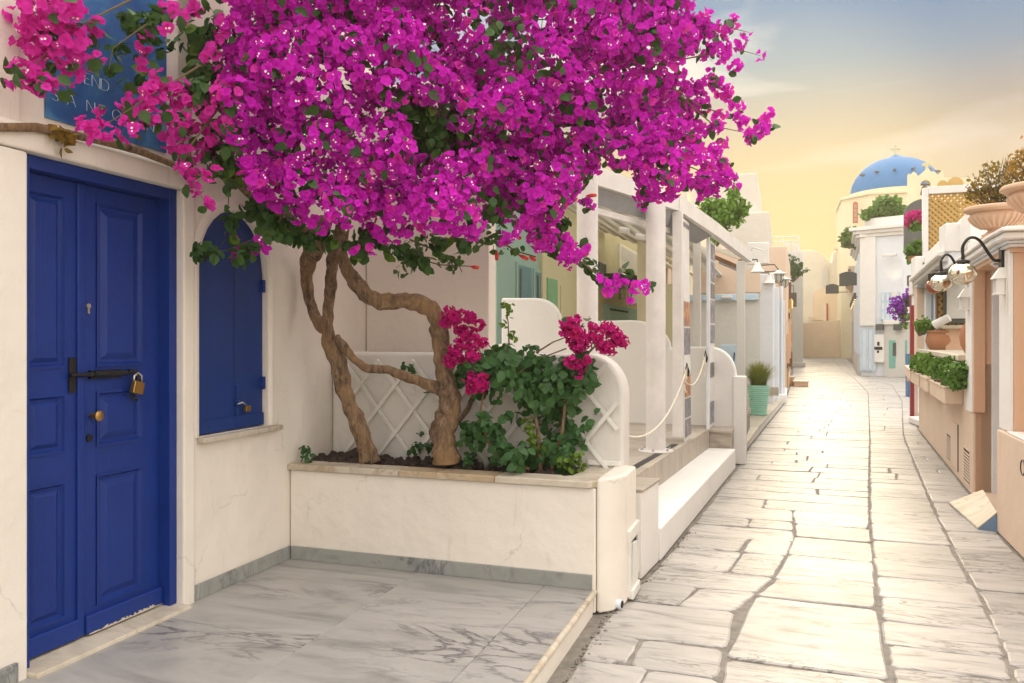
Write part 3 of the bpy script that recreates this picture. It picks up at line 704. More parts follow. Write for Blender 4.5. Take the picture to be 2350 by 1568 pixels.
obj('top_tile', slab(MB(), [(2.20, 7.60), (2.52, 7.60), (2.52, 8.0), (2.20, 8.0)], .441, .472), M_tile, pb)

# stepped, rounded white parapet across the patio end
sw = 8.0
def P_(u, v): q = ons(u, v, sw); return (q[0], q[2])
def curve(a, b, k=8, bulge=1.0):           # quarter-round from level a down to b
    (x0, z0), (x1, z1) = a, b; return [(x0+(x1-x0)*math.sin(math.pi/2*i/k), z1+(z0-z1)*math.cos(math.pi/2*i/k)) for i in range(k+1)]
prof = [P_(1150, 684), P_(1228, 684)]+curve(P_(1228, 684), P_(1285, 745))[1:]+[P_(1300, 738), P_(1448, 735)]+curve(P_(1448, 735), P_(1537, 800))[1:]+[P_(1545, 796), P_(1628, 796)]+curve(P_(1632, 797), P_(1690, 866))[1:]+[P_(1712, 864)]
tE = P_(1712, 864)[0]
prof = [(prof[0][0], .3)]+prof+[(tE, 0), (2.2, 0), (2.2, .3)]
wv_ = thing('stepped_parapet', 'white parapet with stepped rounded top across the end of the patio', 'wall', (1, 8.1, 0))
obj('parapet', MB().across(prof, sw, sw+.2), M_band, wv_, bevel=.03, seg=3)
obj('end_post', MB().box(tE-.16, tE+.0, sw-.03, sw+.22, 0, P_(1712, 866)[1]+.01), M_band, wv_, bevel=.012)

# pergola
pg = thing('pergola', 'white pergola with round and square posts, canvas and a slatted roof over the patio', 'pergola', (1.2, 6, .48))
def column(s, t, r, z0, z1, flange=True):
    c = obj('column', MB().lathe((t, s, 0), [(r, z0), (r, z1)], 28), M_wmetal, pg, smooth=40)
    if flange:
        obj('base_plate', MB().lathe((t, s, z0), [(r*1.75, 0), (r*1.78, .006), (r*1.72, .016), (r, .02)], 28), M_wmetal, c, smooth=40)
        for k in range(6):
            a = k*math.pi/3+.5; mb = MB().lathe((t+r*1.5*math.cos(a), s+r*1.5*math.sin(a), z0+.014), [(.014, 0), (.014, .014), (.008, .016), (.008, .026)], 6); obj('bolt', mb, M_steel, c)
column(5.43, 1.90, .098, .48, 2.99)
q = atd(1348, 600, 7.2); column(q[1], q[0], .096, .48, 3.42)
cp = (2.06, 6.03)
def post(u0, u1, s, z0, z1, d=.1, mat=None, name='post'):
    a, b = ons(u0, 700, s)[0], ons(u1, 700, s)[0]
    return obj(name, MB().box(a, b, s, s+d, z0, z1), mat or M_wmetal, pg, bevel=.004)
post(1543, 1565, 6.0, .56, 2.97, .12)
a_ = ons(1622, 700, 7.5); post(1621, 1628, 7.5, .48, 2.90, .1, M_cool)
post(1590, 1607, 8.25, .5, 2.92, .12, M_grey)
# beams: near end beam, street side beam, far run
c0 = ons(1372, 432, 4.6); c1 = ons(1563, 462, 6.02)
def beam(a, b, h, w, mat=M_wmetal, name='beam', par=None):
    a, b = Vector(a), Vector(b); d = (b-a); n = Vector((-d.y, d.x, 0)).normalized()*w/2; u = Vector((0, 0, h/2))
    vs = [a-n-u, a+n-u, a+n+u, a-n+u, b-n-u, b+n-u, b+n+u, b-n+u]
    return obj(name, MB().add(vs, [(0, 1, 2, 3), (7, 6, 5, 4), (0, 4, 5, 1), (1, 5, 6, 2), (2, 6, 7, 3), (3, 7, 4, 0)]), mat, par or pg)
corner = (2.02, 6.03, 3.06); leftc = (1.42, 4.38, 3.10)
far1 = (2.30, 7.56, 2.96); far2 = (2.60, 10.6, 2.90)
beam(leftc, corner, .17, .08); beam(corner, far1, .17, .09); beam(far1, far2, .17, .09)
back = (-1.6, 4.9, 3.35); beam((1.42, 4.38, 3.10), (-2.2, 5.2, 3.10), .16, .08)
# grey canvas fall below the beams, white canvas above
def sheet(pts, mat, name, par=None, th=.004):
    P = [Vector(p) for p in pts]; n = (P[1]-P[0]).cross(P[2]-P[0]).normalized()*th; k = len(P)
    return obj(name, MB().add([p for p in P]+[p+n for p in P], [tuple(range(k)), tuple(range(2*k-1, k-1, -1))]+[((i+1) % k, i, k+i, k+(i+1) % k) for i in range(k)]), mat, par or pg)
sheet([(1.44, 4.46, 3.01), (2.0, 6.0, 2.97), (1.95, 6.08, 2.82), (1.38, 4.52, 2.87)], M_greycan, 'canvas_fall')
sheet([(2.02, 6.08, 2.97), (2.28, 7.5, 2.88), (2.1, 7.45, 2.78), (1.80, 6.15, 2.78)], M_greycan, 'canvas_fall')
sheet([(1.42, 4.38, 3.19), (2.02, 6.03, 3.15), (.2, 6.5, 3.78)], M_canvas, 'roof_canvas')
sheet([(2.02, 6.03, 3.15), (2.30, 7.56, 3.05), (.2, 6.6, 3.78)], M_canvas, 'roof_canvas')
sheet([(1.42, 4.38, 3.19), (.2, 6.5, 3.78), (-2.2, 5.2, 3.19)], M_canvas, 'roof_canvas')
# slatted inner roof: boards running up the street, higher towards the house
nsl = 13
for i in range(nsl):
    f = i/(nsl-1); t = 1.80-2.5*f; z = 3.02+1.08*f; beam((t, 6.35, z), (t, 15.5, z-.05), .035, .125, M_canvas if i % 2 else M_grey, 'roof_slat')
for s_ in (6.4, 8.0, 9.6, 11.4, 13.4): beam((1.9, s_, 3.10), (-.75, s_, 4.19), .09, .07, M_canvas, 'rafter')
beam((1.36, 4.56, 2.82), (1.93, 6.12, 2.78), .055, .05, M_wmetal, 'beam')
beam((1.9, 6.32, 2.93), (1.98, 10.4, 2.90), .08, .06, M_canvas, 'beam')
# tied back round white lamp tube and small fittings under the roof
for u, v, s in ((1433, 530, 7.6), (1470, 545, 8.0)):
    q = ons(u, v, s); obj('spot_lamp', MB().tube([(q[0]-.06, s, q[2]+.02), (q[0]+.06, s-.02, q[2]-.01)], .04, 10), M_wmetal, pg, smooth=50)

# long narrow picture boards standing on the street side of two posts
def photomat(name, cols, seed):
    m, nt, N, L, b = nmat(name); v = mapv(nt, (1, 1, 1)); n1 = noise(nt, v, 7+seed, 6, .65, 1.0)
    L.new(ramp(nt, n1, [(.25, cols[0]), (.45, cols[1]), (.6, cols[2]), (.8, cols[3])]), b.inputs['Base Color']); b.inputs['Roughness'].default_value = .35; return m
PH = [photomat('photo_dusk', [(.03, .025, .035), (.10, .09, .13), (.30, .27, .33), (.55, .5, .5)], 0), photomat('photo_warm', [(.06, .02, .01), (.3, .09, .03), (.6, .25, .05), (.7, .6, .5)], 1),
      photomat('photo_dark', [(.02, .018, .016), (.06, .05, .05), (.18, .14, .13), (.5, .48, .45)], 2), photomat('photo_blue', [(.04, .04, .06), (.10, .10, .14), (.28, .27, .31), (.62, .6, .58)], 3), photomat('photo_red', [(.05, .01, .02), (.18, .03, .04), (.3, .12, .1), (.6, .5, .45)], 4)]
def board(u0, v0, u1, v1, s, length, label, seed, lean):
    top = ons(u0, v0, s); bot = ons(u1, v1, s); t0, z1 = top[0], top[2]; t1, z0 = bot[0], bot[2]; z0 = max(z0, .485)
    o = thing('picture_board', label, 'picture board', (t1, s, z0), 'picture boards beside the patio posts')
    mb = MB().add([(t0-.012, s, z1), (t0, s, z1), (t0+.02, s+length, z1), (t0+.008, s+length, z1), (t1-.012, s, z0), (t1, s, z0), (t1+.02, s+length, z0), (t1+.008, s+length, z0)],
                  [(0, 3, 2, 1), (4, 5, 6, 7), (0, 1, 5, 4), (1, 2, 6, 5), (2, 3, 7, 6), (3, 0, 4, 7)]); obj('board', mb, M_wmetal, o)
    r_ = random.Random(seed); z = .02
    while z < .97:
        h = r_.uniform(.07, .13); a, b = z, min(z+h, .985); z = b+.008
        if r_.random() < .12: continue
        def pt(f, y): return (t1+(t0-t1)*f+.003+.02*(y-s)/length, y, z0+(z1-z0)*f)
        mb = MB().add([pt(a, s+.012), pt(a, s+length-.012), pt(b, s+length-.012), pt(b, s+.012)], [(0, 1, 2, 3)])
        obj('photo', mb, PH[r_.randrange(5)], o)
board(1567, 500, 1572, 1030, 6.16, .42, 'leaning picture board beside the square post next to the large round column', 1, 0)
board(1631, 552, 1629, 985, 7.62, .42, 'upright picture board at the last post beside the curved white wall', 6, 0)
# ropes
def sagrope(a, b, sag, label, k=14):
    a, b = Vector(a), Vector(b); pts = [a+(b-a)*(i/k)-Vector((0, 0, sag*4*(i/k)*(1-i/k))) for i in range(k+1)]
    rnd = random.Random(1)
    o = obj('rope', MB().tube(pts, .0075, 8), M_rope, label=label, cat='rope', group='white ropes closing the patio entrance', smooth=True)
    m = MB().tube([b+Vector((0, .0, -.08)), b+Vector((0, 0, .03))], .018, 7); obj('knot', m, M_rope, o)
    m = MB().tube([b+Vector((-.01, 0, -.02)), b+Vector((.015, -.02, .09)), b+Vector((.03, .0, .0)), b+Vector((.02, 0, -.05))], .012, 6); obj('hook', m, M_black, o)
    for j in range(5): obj('frayed_end', MB().tube([b+Vector((0, 0, -.06)), b+Vector((rnd.uniform(-.04, .02), rnd.uniform(-.03, .03), -.13)), b+Vector((rnd.uniform(-.05, .02), rnd.uniform(-.04, .04), -.22))], .003, 4), M_rope, o)
    return o
sagrope((2.05, 2.74, .98), (pe(6)+.02, 5.98, 1.26), .26, 'white rope hanging from the planter wall to the square patio post')
q1 = ons(1570, 876, 6.15); q2 = ons(1617, 822, 7.48)
sagrope((q1[0], 6.15, q1[2]+.02), (q2[0], 7.48, q2[2]), .17, 'white rope hanging between the two picture boards')

# ------------------------------------------------------------------ cafe building behind the patio
cb = thing('cafe_building', 'shaded cafe with mint and ochre walls behind the patio', 'building', (0, 11, 0))
def pbox(mb, u0, u1, v0, v1, s, th):
    a = ons(u0, v0, s); b = ons(u1, v1, s); m = ons((u0+u1)/2, v0, s)[2]; l = ons((u0+u1)/2, v1, s)[2]
    return mb.box(a[0], b[0], s, s+th, l, m)
def pb_(u0, u1, v0, v1, s, th, name, mat, par, bevel=0, **k): return obj(name, pbox(MB(), u0, u1, v0, v1, s, th), mat, par, bevel=bevel, **k)
FT = -.8
def fbox(mb, u0, u1, v0, v1, t, th):
    a, b = ont(u0, v0, t), ont(u1, v0, t); z0 = ont(u0, v1, t)[2]; return mb.box(t-th, t, a[1], b[1], z0, a[2])
def fb_(u0, u1, v0, v1, t, th, name, mat, par, bevel=0, **k): return obj(name, fbox(MB(), u0, u1, v0, v1, t, th), mat, par, bevel=bevel, **k)
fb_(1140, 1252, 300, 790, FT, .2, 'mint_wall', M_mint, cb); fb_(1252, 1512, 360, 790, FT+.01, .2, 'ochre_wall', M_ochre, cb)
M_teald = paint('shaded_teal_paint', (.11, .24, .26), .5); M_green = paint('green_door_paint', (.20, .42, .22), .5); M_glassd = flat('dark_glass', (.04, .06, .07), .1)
for u0, u1, v0 in ((1190, 1222, 606), (1229, 1251, 622)):
    d = fb_(u0-3, u1, v0-6, 790, FT+.03, .04, 'door_frame', M_mint, cb, bevel=.01); fb_(u0+1, u1-2, v0+2, 790, FT+.036, .02, 'door', M_teald, cb)
    fb_(u0+4, u0+8, v0+10, 790, FT+.042, .01, 'door_gap', M_glassd, cb)
fb_(1257, 1280, 637, 790, FT+.04, .04, 'green_door', M_green, cb, bevel=.006); fb_(1246, 1255, 400, 790, FT+.07, .1, 'wall_corner', M_ochre, cb, bevel=.02)
fb_(1288, 1322, 655, 790, FT+.03, .03, 'shutter', M_ochre, cb, bevel=.01)
fb_(1395, 1512, 698, 790, FT+.12, .12, 'counter_panel', M_mint, cb); fb_(1402, 1442, 708, 712, FT+.14, .04, 'slot', M_dark, cb)
fb_(1424, 1472, 558, 690, FT+.06, .05, 'niche_frame', M_wall, cb, bevel=.01); fb_(1428, 1469, 566, 690, FT+.075, .02, 'niche', M_grey, cb)
fb_(1436, 1442, 612, 690, FT+.2, .14, 'niche_post', M_yellow, cb, bevel=.02); fb_(1446, 1500, 626, 640, FT+.7, .7, 'shelf', M_dark, cb)
fb_(1376, 1392, 600, 655, FT+.12, .1, 'meter_box', M_signg, cb, bevel=.02)
# bright ornate facade further back, with pediment mouldings
of = thing('ornate_facade', 'sunlit cream house facade with mouldings behind the patio posts', 'building', (.5, 18, 0))
OT = .6
M_lit = plaster('ivory_plaster', (.78, .70, .52), .12)
a_, b_ = ont(1496, 700, OT), ont(1655, 700, OT)
obj('facade', MB().box(OT-.3, OT, a_[1], b_[1], 0, 5.1), M_lit, of)
for u in (1499, 1523, 1546, 1566, 1585, 1606): fb_(u, u+5, 430, 770, OT+.1, .1, 'pilaster', M_lit, of, bevel=.02)
for u0, u1, v in ((1505, 1522, 592), (1528, 1545, 600), (1551, 1565, 612), (1571, 1585, 622), (1500, 1545, 566), (1550, 1610, 596), (1500, 1610, 520)): fb_(u0, u1, v, v+5, OT+.16, .16, 'moulding', M_lit, of, bevel=.02)
for u0, u1, v0, v1 in ((1511, 1519, 603, 790), (1533, 1541, 614, 790), (1555, 1562, 628, 790)): fb_(u0, u1, v0, v1, OT+.05, .05, 'panel_door', M_peach_l, of, bevel=.02)
for u0, u1, v0, v1 in ((1580, 1591, 470, 500), (1597, 1604, 486, 512)): f = fb_(u0-3, u1+3, v0-7, v1+4, OT+.12, .1, 'plaque_frame', M_lit, of); fb_(u0, u1, v0, v1, OT+.14, .05, 'red_plaque', M_peach, f)
gw = thing('side_bar', 'low grey white bar wall with a blue grey fascia behind the curved parapet', 'bar', (2, 12, 0))
pb_(1520, 1745, 688, 960, 14.6, .2, 'bar_wall', M_grey, gw); pb_(1540, 1740, 676, 690, 14.5, .28, 'fascia', M_lblue, gw, bevel=.01)
pb_(1516, 1546, 652, 900, 11.7, .3, 'bar_back', M_ochre, gw)
pb_(1652, 1692, 792, 900, 14.0, .3, 'cold_cabinet', M_lblue, gw, bevel=.01)
q = ons(1684, 815, 13.95); obj('handle', MB().tube([(q[0], 13.96, q[2]-.12), (q[0]+.01, 13.96, q[2]+.05)], .012, 6), M_black, gw)
q = ons(1668, 683, 14.4); obj('wall_lamp', MB().box(q[0]-.1, q[0]+.1, 14.3, 14.49, q[2]-.02, q[2]+.03), M_wmetal, gw, bevel=.01)
rw_ = pb_(1600, 1745, 618, 672, 15.2, .2, 'low_roof_wall', M_peach_l, None, label='pale peach wall above the bar fascia', cat='wall')
# third post, beam hangings and lean-to roof
pq = thing('lean_to_frame', 'white square post with roof beam at the far end of the pergola', 'post', (2.6, 10.6, 0))
a, b = ons(1690, 700, 10.5)[0], ons(1709, 700, 10.5)[0]
obj('post', MB().box(a, b, 10.5, 10.62, .16, 2.83), M_grey, pq, bevel=.004)
for u0, v0, u1, v1, s, m in ((1645, 572, 1692, 590, 11.2, M_canvas), (1640, 590, 1690, 612, 11.4, M_brownwood), (1650, 600, 1692, 618, 11.6, M_greycan)):
    p, r = ons(u0, v0, s), ons(u1, v1, s); beam(p, r, .07, .12, m, 'roof_batten', pq)

# ------------------------------------------------------------------ pot terrace and the white shops up the street
pt_ = obj('pot_terrace', MB().poly([(interp(TL, s), s) for s in (8.25, 9.5, 13, 18.3, 21)]+[(1.0, 21), (1.0, 8.25)], 0, .135), M_grey, kind='structure', bevel=.01, base=(2, 14, 0))
for a, b in ((8.27, 11.0), (11.01, 14.2), (14.21, 17.5)):
    obj('edge_slab', slab(MB(), [(1.2, a), (interp(TL, a)+.025, a), (interp(TL, b)+.025, b), (1.2, b)], .136, .165), M_tile, pt_)
q = onz(1741, 952, .165); pc = (q[0], q[1], .165)
po = thing('plant_pot', 'ribbed mint green pot on its saucer at the street edge', 'plant pot', pc)
pr = [(.0, .02), (.135, .02), (.14, .03)]
for i in range(13):
    z = .04+i*.037; r = .138+.062*(i/12)**.7; pr += [(r-.012, z), (r+.005, z+.010), (r+.005, z+.024), (r-.012, z+.035)]
pr += [(.205, .535), (.205, .56), (.185, .56), (.18, .50), (0, .50)]
obj('pot', MB().lathe(pc, pr, 32), M_mintpot, po, smooth=30)
obj('saucer', MB().lathe(pc, [(.13, 0), (.165, .004), (.175, .03), (.165, .032), (.15, .02), (0, .02)], 28), M_mintpot, po, smooth=30)
gr = thing('grass_plant', 'tuft of green and straw coloured ornamental grass in the mint pot', 'plant', (pc[0], pc[1], .70))
rg = random.Random(8); V = []; F = []; T_ = []
for i in range(1400):
    a = rg.uniform(0, 6.283); l = rg.uniform(.34, .55); sp = abs(rg.gauss(0, .62)); b0 = Vector((pc[0]+math.cos(a)*rg.uniform(0, .14), pc[1]+math.sin(a)*rg.uniform(0, .14), .665))
    d = Vector((math.cos(a), math.sin(a), 0)); side = Vector((-d.y, d.x, 0))*.0035; tint = min(.95, max(0, rg.gauss(.34, .25)+.3*(1-sp)))*.6; o = len(V)
    for k in range(4):
        f = k/3; p = b0+d*(sp*l*f*f*.75)+Vector((0, 0, l*(f-.25*sp*f*f))); w = side*(1-f*.85); V += [tuple(p-w*1.4), tuple(p+w*1.4)]; T_ += [tint*(.4+.6*f)]*2
    F += [(o, o+1, o+3, o+2), (o+2, o+3, o+5, o+4), (o+4, o+5, o+7, o+6)]
V = np.array(V)-np.array(BASE[gr.name]); link_mesh('grass_blades', bulk_mesh('grass_blades', V, np.array(F), M_grass, T_), gr, 'stuff')

sh1 = thing('white_shop', 'blank white shop front standing end-on past the mint pot', 'building', (2, 18, 0))
a = ons(1744, 700, 16.4)[0]
pb_(1709, 1746, 590, 960, 16.8, .3, 'recess_wall', M_grey, sh1)
pb_(1743, 1776, 628, 960, 16.0, 4.0, 'front_pillar', M_cool, sh1, bevel=.03); pb_(1776, 1788, 660, 960, 16.9, 2.0, 'pillar', M_cool, sh1, bevel=.02)
pb_(1764, 1787, 889, 908, 15.97, .05, 'wall_tile', M_tile, sh1)
pb_(1788, 1801, 690, 940, 18.4, 2.4, 'pillar', M_cool, sh1, bevel=.02)
q = ons(1794, 760, 18.3); obj('drain_pipe', MB().tube([(q[0], 18.3, .1), (q[0], 18.3, 2.9)], .035, 8), M_cool, sh1, smooth=50)
obj('kerb_ledge', MB().poly([(interp(TL, 18.3)-.2, 18.0), (interp(TL, 18.3)+.06, 18.0), (interp(TL, 21), 21), (2.6, 21)], 0, .22), M_band, sh1, bevel=.02)
pb_(1715, 1765, 556, 606, 15.2, .25, 'parapet', M_wall2, sh1, bevel=.02)
q = ons(1728, 566, 14.8)
obj('railing', MB().tube([ons(1715, 590, 14.9), ons(1728, 568, 14.9), ons(1752, 575, 14.9)], .012, 6), M_steel, sh1)
# cone lamps
def cone_lamp(u, v, s, r, label):
    q = ons(u, v, s); o = thing('cone_lamp', label, 'lamp', q, 'white cone lamps along the left wall')
    obj('shade', MB().lathe(q, [(.015, r*1.35), (.05, r*1.25), (r*.55, r*.6), (r, 0), (r*.97, -.012), (r*.5, .5*r), (.0, r)], 20), M_wmetal, o, smooth=45)
    obj('arm', MB().tube([(q[0], q[1], q[2]+r*1.3), (q[0], q[1], q[2]+r*1.75), (q[0]-.35, q[1]+.1, q[2]+r*1.85)], .012, 6), M_black, o)
    return o
cone_lamp(1738, 624, 13.0, .13, 'nearer white cone lamp hanging beside the far pergola post')
cone_lamp(1765, 650, 16.0, .13, 'second white cone lamp, above the white pillar')
def cage_lamp(u, v, s, label):
    q = ons(u, v, s); o = thing('cage_lamp', label, 'lamp', q, 'cage lamps on the left wall')
    obj('cap', MB().lathe(q, [(.03, .22), (.10, .17), (.22, .13), (.22, .115), (0, .115)], 16), M_grey, o, smooth=40)
    obj('glass', MB().lathe(q, [(.06, -.08), (.10, .0), (.10, .11)], 12), flat('lamp_glass', (.5, .47, .4), .15), o, smooth=40)
    for k in range(6):
        a = k*math.pi/3; obj('cage_bar', MB().tube([(q[0]+.12*math.cos(a), q[1]+.12*math.sin(a), q[2]+.12), (q[0]+.125*math.cos(a), q[1]+.125*math.sin(a), q[2]), (q[0]+.05*math.cos(a), q[1]+.05*math.sin(a), q[2]-.11)], .008, 4), M_black, o)
    obj('arm', MB().tube([(q[0], q[1], q[2]+.22), (q[0]-.1, q[1], q[2]+.36), (q[0]-.5, q[1]+.1, q[2]+.36)], .014, 5), M_black, o)
cage_lamp(1787, 640, 18.5, 'upper of the two cage lamps beyond the white cone lamps'); cage_lamp(1798, 652, 20.5, 'lower of the two cage lamps, beside the souvenir shop')

# souvenir shop with things hung outside, stone steps
sv = thing('souvenir_shop', 'narrow shop wall hung with wooden frames beyond the white pillars', 'shop', (3.3, 24, 0))
a = ons(1806, 700, 22)[0]
obj('shop_wall', MB().poly([(1.0, 21.2), (interp(TL, 21.2)-.02, 21.2), (interp(TL, 27)-.02, 27.5), (1.0, 27.5)], 0, 4.2), M_peach_l, sv, bevel=.02)
rv = random.Random(12)
for i in range(22):
    s = rv.uniform(21.6, 27.2); z = rv.uniform(.5, 3.0); t = interp(TL, s)-.02; h = rv.uniform(.12, .5); w = rv.uniform(.12, .35)
    obj('hung_frame', MB().box(t, t+rv.uniform(.03, .1), s-w, s+w, z-h, z+h), rv.choice([M_brownwood, M_peach, M_wwood, M_lattice, M_signg]), sv)
for u0, u1, v0, v1, s, lab in ((1808, 1823, 865, 888, 26.0, 'taller orange plastered block of the doorstep below the souvenir shop'), (1822, 1855, 875, 892, 25.4, 'low orange stone doorstep with a pale top below the souvenir shop')):
    a, b = ons(u0, v1, s), ons(u1, v0, s)
    o = thing('doorstep', lab, 'step', ((a[0]+b[0])/2, s+.3, 0)); obj('block', MB().box(a[0], b[0], s, s+.7, 0, b[2]-.03), M_peach, o, bevel=.02); obj('top_stone', slab(MB(), [(a[0]-.03, s-.03), (b[0]+.03, s-.03), (b[0]+.03, s+.7), (a[0]-.03, s+.7)], b[2]-.029, b[2]), M_coping, o)

# ------------------------------------------------------------------ houses further up on the left
def house_box(name, label, u0, u1, v0, s, depth, mat, bevel=.05, z0=0.0, cat='building', par=None, v1=None):
    a = ons(u0, v0, s); b = ons(u1, v0, s); zt = ons((u0+u1)/2, v0, s)[2]
    return obj(name, MB().box(a[0], b[0], s, s+depth, z0, zt), mat, par, label=label, cat=cat, bevel=bevel)
tw = thing('blank_white_building', 'tall blank grey white building with a stepped top behind the green shrub', 'building', (0, 32, 0))
M_blank = plaster('blank_white_plaster', (.66, .62, .55), .08)
house_box('tall_block', None, 1560, 1738, 402, 32, 7, M_blank, .05, 0, None, tw); house_box('lower_block', None, 1600, 1766, 489, 31.5, 8, M_blank, .05, 0, None, tw)
house_box('lower_block', None, 1560, 1660, 470, 26, 4, M_blank, .05, 0, None, tw)
en = thing('narrow_grey_house', 'narrow grey white house end with a hanging lantern on the left of the alley', 'building', (4, 48, 0))
a = ons(1815, 580, 44)[0]; b = ons(1843, 580, 44)[0]; zt = ons(1830, 578, 44)[2]
obj('wall', MB().box(a-3, b, 44, 66, 0, zt), M_grey, en, bevel=.04)
obj('roof_band', MB().box(ons(1800, 560, 43.9)[0], b+.03, 43.85, 66.1, ons(1815, 605, 43.9)[2], zt+.05), M_wall2, en, bevel=.03)
obj('foot_moulding', MB().box(a-.3, b+.12, 43.8, 44.1, 0, .25), M_grey, en, bevel=.03)
obj('chimney', MB().box(ons(1770, 560, 42)[0], ons(1800, 560, 42)[0], 42, 43.5, 0, ons(1785, 572, 42)[2]), M_peach_l, en, bevel=.03)
rl = thing('roof_railing', 'white roof terrace railing above the alley on the left', 'railing', ons(1800, 578, 43))
for (u0, v0), (u1, v1) in (((1766, 545), (1834, 543)), ((1768, 556), (1834, 552)), ((1766, 545), (1767, 572)), ((1834, 543), (1834, 590)), ((1798, 546), (1798, 575))):
    obj('rail', MB().tube([ons(u0, v0, 43.2), ons(u1, v1, 43.2)], .03, 6), M_wmetal, rl)
for i in range(7):
    u = 1770+i*10; obj('strut', MB().tube([ons(u, 556, 43.2), ons(u+(5 if i % 2 else -5), 574, 43.2)], .022, 5), M_wmetal, rl)
for i in range(5):
    u = 1805+i*6.5; obj('baluster', MB().tube([ons(u, 556+i, 43.0), ons(u, 582, 43.0)], .05, 6), M_wall2, rl)
q = ons(1763, 569, 40); obj('globe_lamp', MB().lathe(q, [(.02, -.22), (.16, -.15), (.22, 0), (.16, .15), (.02, .22)], 14), flat('lamp_globe', (.8, .72, .5), .4), label='round white globe lamp on the roof edge left of the railing', cat='lamp', smooth=True)
q = ons(1822, 672, 40)
ln_ = thing('hanging_sign', 'small dark box sign hanging on the narrow grey house', 'sign', (q[0], 40, q[2]-.6))
p, r = ons(1815, 672, 40), ons(1828, 704, 40)
obj('sign_box', MB().box(p[0], r[0], 39.9, 40.2, r[2], p[2]), M_signg, ln_, bevel=.01); obj('hanger', MB().tube([((p[0]+r[0])/2, 40.05, p[2]), ((p[0]+r[0])/2, 40.05, p[2]+.35), ((p[0]+r[0])/2-.6, 40.1, p[2]+.4)], .02, 5), M_black, ln_)
q = ons(1813, 698, 39.5); wl2 = obj('wall_lantern', MB().lathe((q[0], 39.5, q[2]), [(.05, -.25), (.13, -.2), (.15, .15), (.05, .3)], 8), flat('lantern_glow', (.5, .3, .12), .4, 0, (1, .55, .2), .4), label='small glowing wall lantern beside the dark box sign', cat='lamp')
for u0, u1, v0, v1 in ((1809, 1814, 725, 775),): 
    p, r = ons(u0, v0, 38), ons(u1, v1, 38); obj('framed_panel', MB().box(p[0], r[0], 38, 38.1, r[2], p[2]), M_brownwood, label='tall brown wooden frame hung on the alley wall below the lantern', cat='frame')

# far end of the alley
fe = thing('far_white_chapel', 'pale yellow vaulted house closing the far end of the alley', 'building', (9, 74, 0))
sf = 70.0
def F_(u, v, s=sf): q = ons(u, v, s); return (q[0], q[2])
M_far = plaster('far_ivory_plaster', (.76, .70, .58), .06); M_fpeach = plaster('far_peach_plaster', (.80, .64, .46), .05)
prof = [(F_(1840, 800)[0], 0), F_(1840, 580), F_(1852, 574), F_(1866, 574), F_(1880, 580), F_(1895, 592), F_(1905, 604), F_(1910, 600), F_(1912, 578), F_(1930, 570), F_(1960, 560), (F_(1975, 800)[0], 0)]
obj('house_front', MB().across(prof, sf, sf+4), M_far, fe, bevel=.08)
prof = [F_(1866, 735), F_(1866, 690), F_(1868, 672), F_(1876, 664), F_(1900, 660), F_(1930, 660), F_(1930, 735)]
obj('peach_gable', MB().across(prof, sf-.25, sf+.1), M_fpeach, fe)
ap2 = [F_(1890, 660), F_(1890, 620)]+[(F_(1890, 620)[0]+(F_(1899, 620)[0]-F_(1890, 620)[0])*(1-math.cos(math.pi*i/8))/2, F_(1890, 620)[1]+.45*math.sin(math.pi*i/8)) for i in range(9)]+[F_(1899, 660)]
obj('niche', MB().across(ap2, sf-.30, sf-.2), M_grey, fe)
obj('doorway', MB().box(F_(1889, 735)[0], F_(1898, 735)[0], sf-.30, sf-.2, F_(1892, 738)[1], F_(1892, 700)[1]), M_far, fe); obj('door', MB().box(F_(1896, 735)[0], F_(1900, 735)[0], sf-.34, sf-.2, F_(1897, 738)[1], F_(1897, 697)[1]), M_redor, fe)
arc = []
for i in range(9): a = math.pi/2*i/8; arc.append((F_(1912, 600)[0]+ (F_(1940, 600)[0]-F_(1912, 600)[0])*math.sin(a), F_(1912, 575)[1]-(F_(1912, 575)[1]-F_(1912, 640)[1])*(1-math.cos(a))))
obj('buttress_arch', MB().across(arc+[F_(1940, 640), F_(1940, 566), F_(1920, 572)], sf-1.5, sf-.6), M_far, fe)
lw = obj('alley_end_wall', MB().across([(F_(1835, 810, 66)[0], 0), F_(1835, 742, 66), F_(1905, 736, 66), F_(1945, 733, 66), (F_(1945, 810, 66)[0], 0)], 66, 66.5), M_fpeach, label='low peach wall at the far end of the alley', cat='wall', bevel=.03)
obj('ledge', MB().box(F_(1856, 700, 69)[0], F_(1866, 700, 69)[0], 69.2, 69.8, F_(1860, 731, 69)[1], F_(1860, 727, 69)[1]), M_yellow, fe)

# blue domed church
sc_ = 62.0
ch = thing('domed_church', 'ivory church with a bright blue dome, cross and bell gable', 'church', ons(2055, 500, sc_)[:2]+(0,))
cc = ons(2055, 445, sc_+3.6); ex = ons(2158, 445, sc_+3.6); R = (ex[0]-cc[0])*1.06
zb_ = cc[2]-.15; zt_ = ons(2055, 356, sc_+3.6)[2]; Hh = zt_-zb_
M_dome = paint('dome_blue', (.012, .155, .40), .5, .0, .1); M_church = plaster('church_ivory_plaster', (.76, .67, .46), .05)
pr = [(R*1.0, -.1)]+[(R*math.cos(math.pi/2*i/16)**.92, Hh*.93*math.sin(math.pi/2*i/16)) for i in range(15)]+[(R*.16, Hh*.945), (.15, Hh), (.02, Hh)]
dm = obj('dome', MB().lathe((cc[0], cc[1], zb_), pr, 56), M_dome, ch, smooth=50)
obj('dome_rim', MB().lathe((cc[0], cc[1], zb_), [(R*1.0, -.5), (R*1.04, -.5), (R*1.04, .12), (R*.99, .16)], 56), M_church, ch, smooth=40)
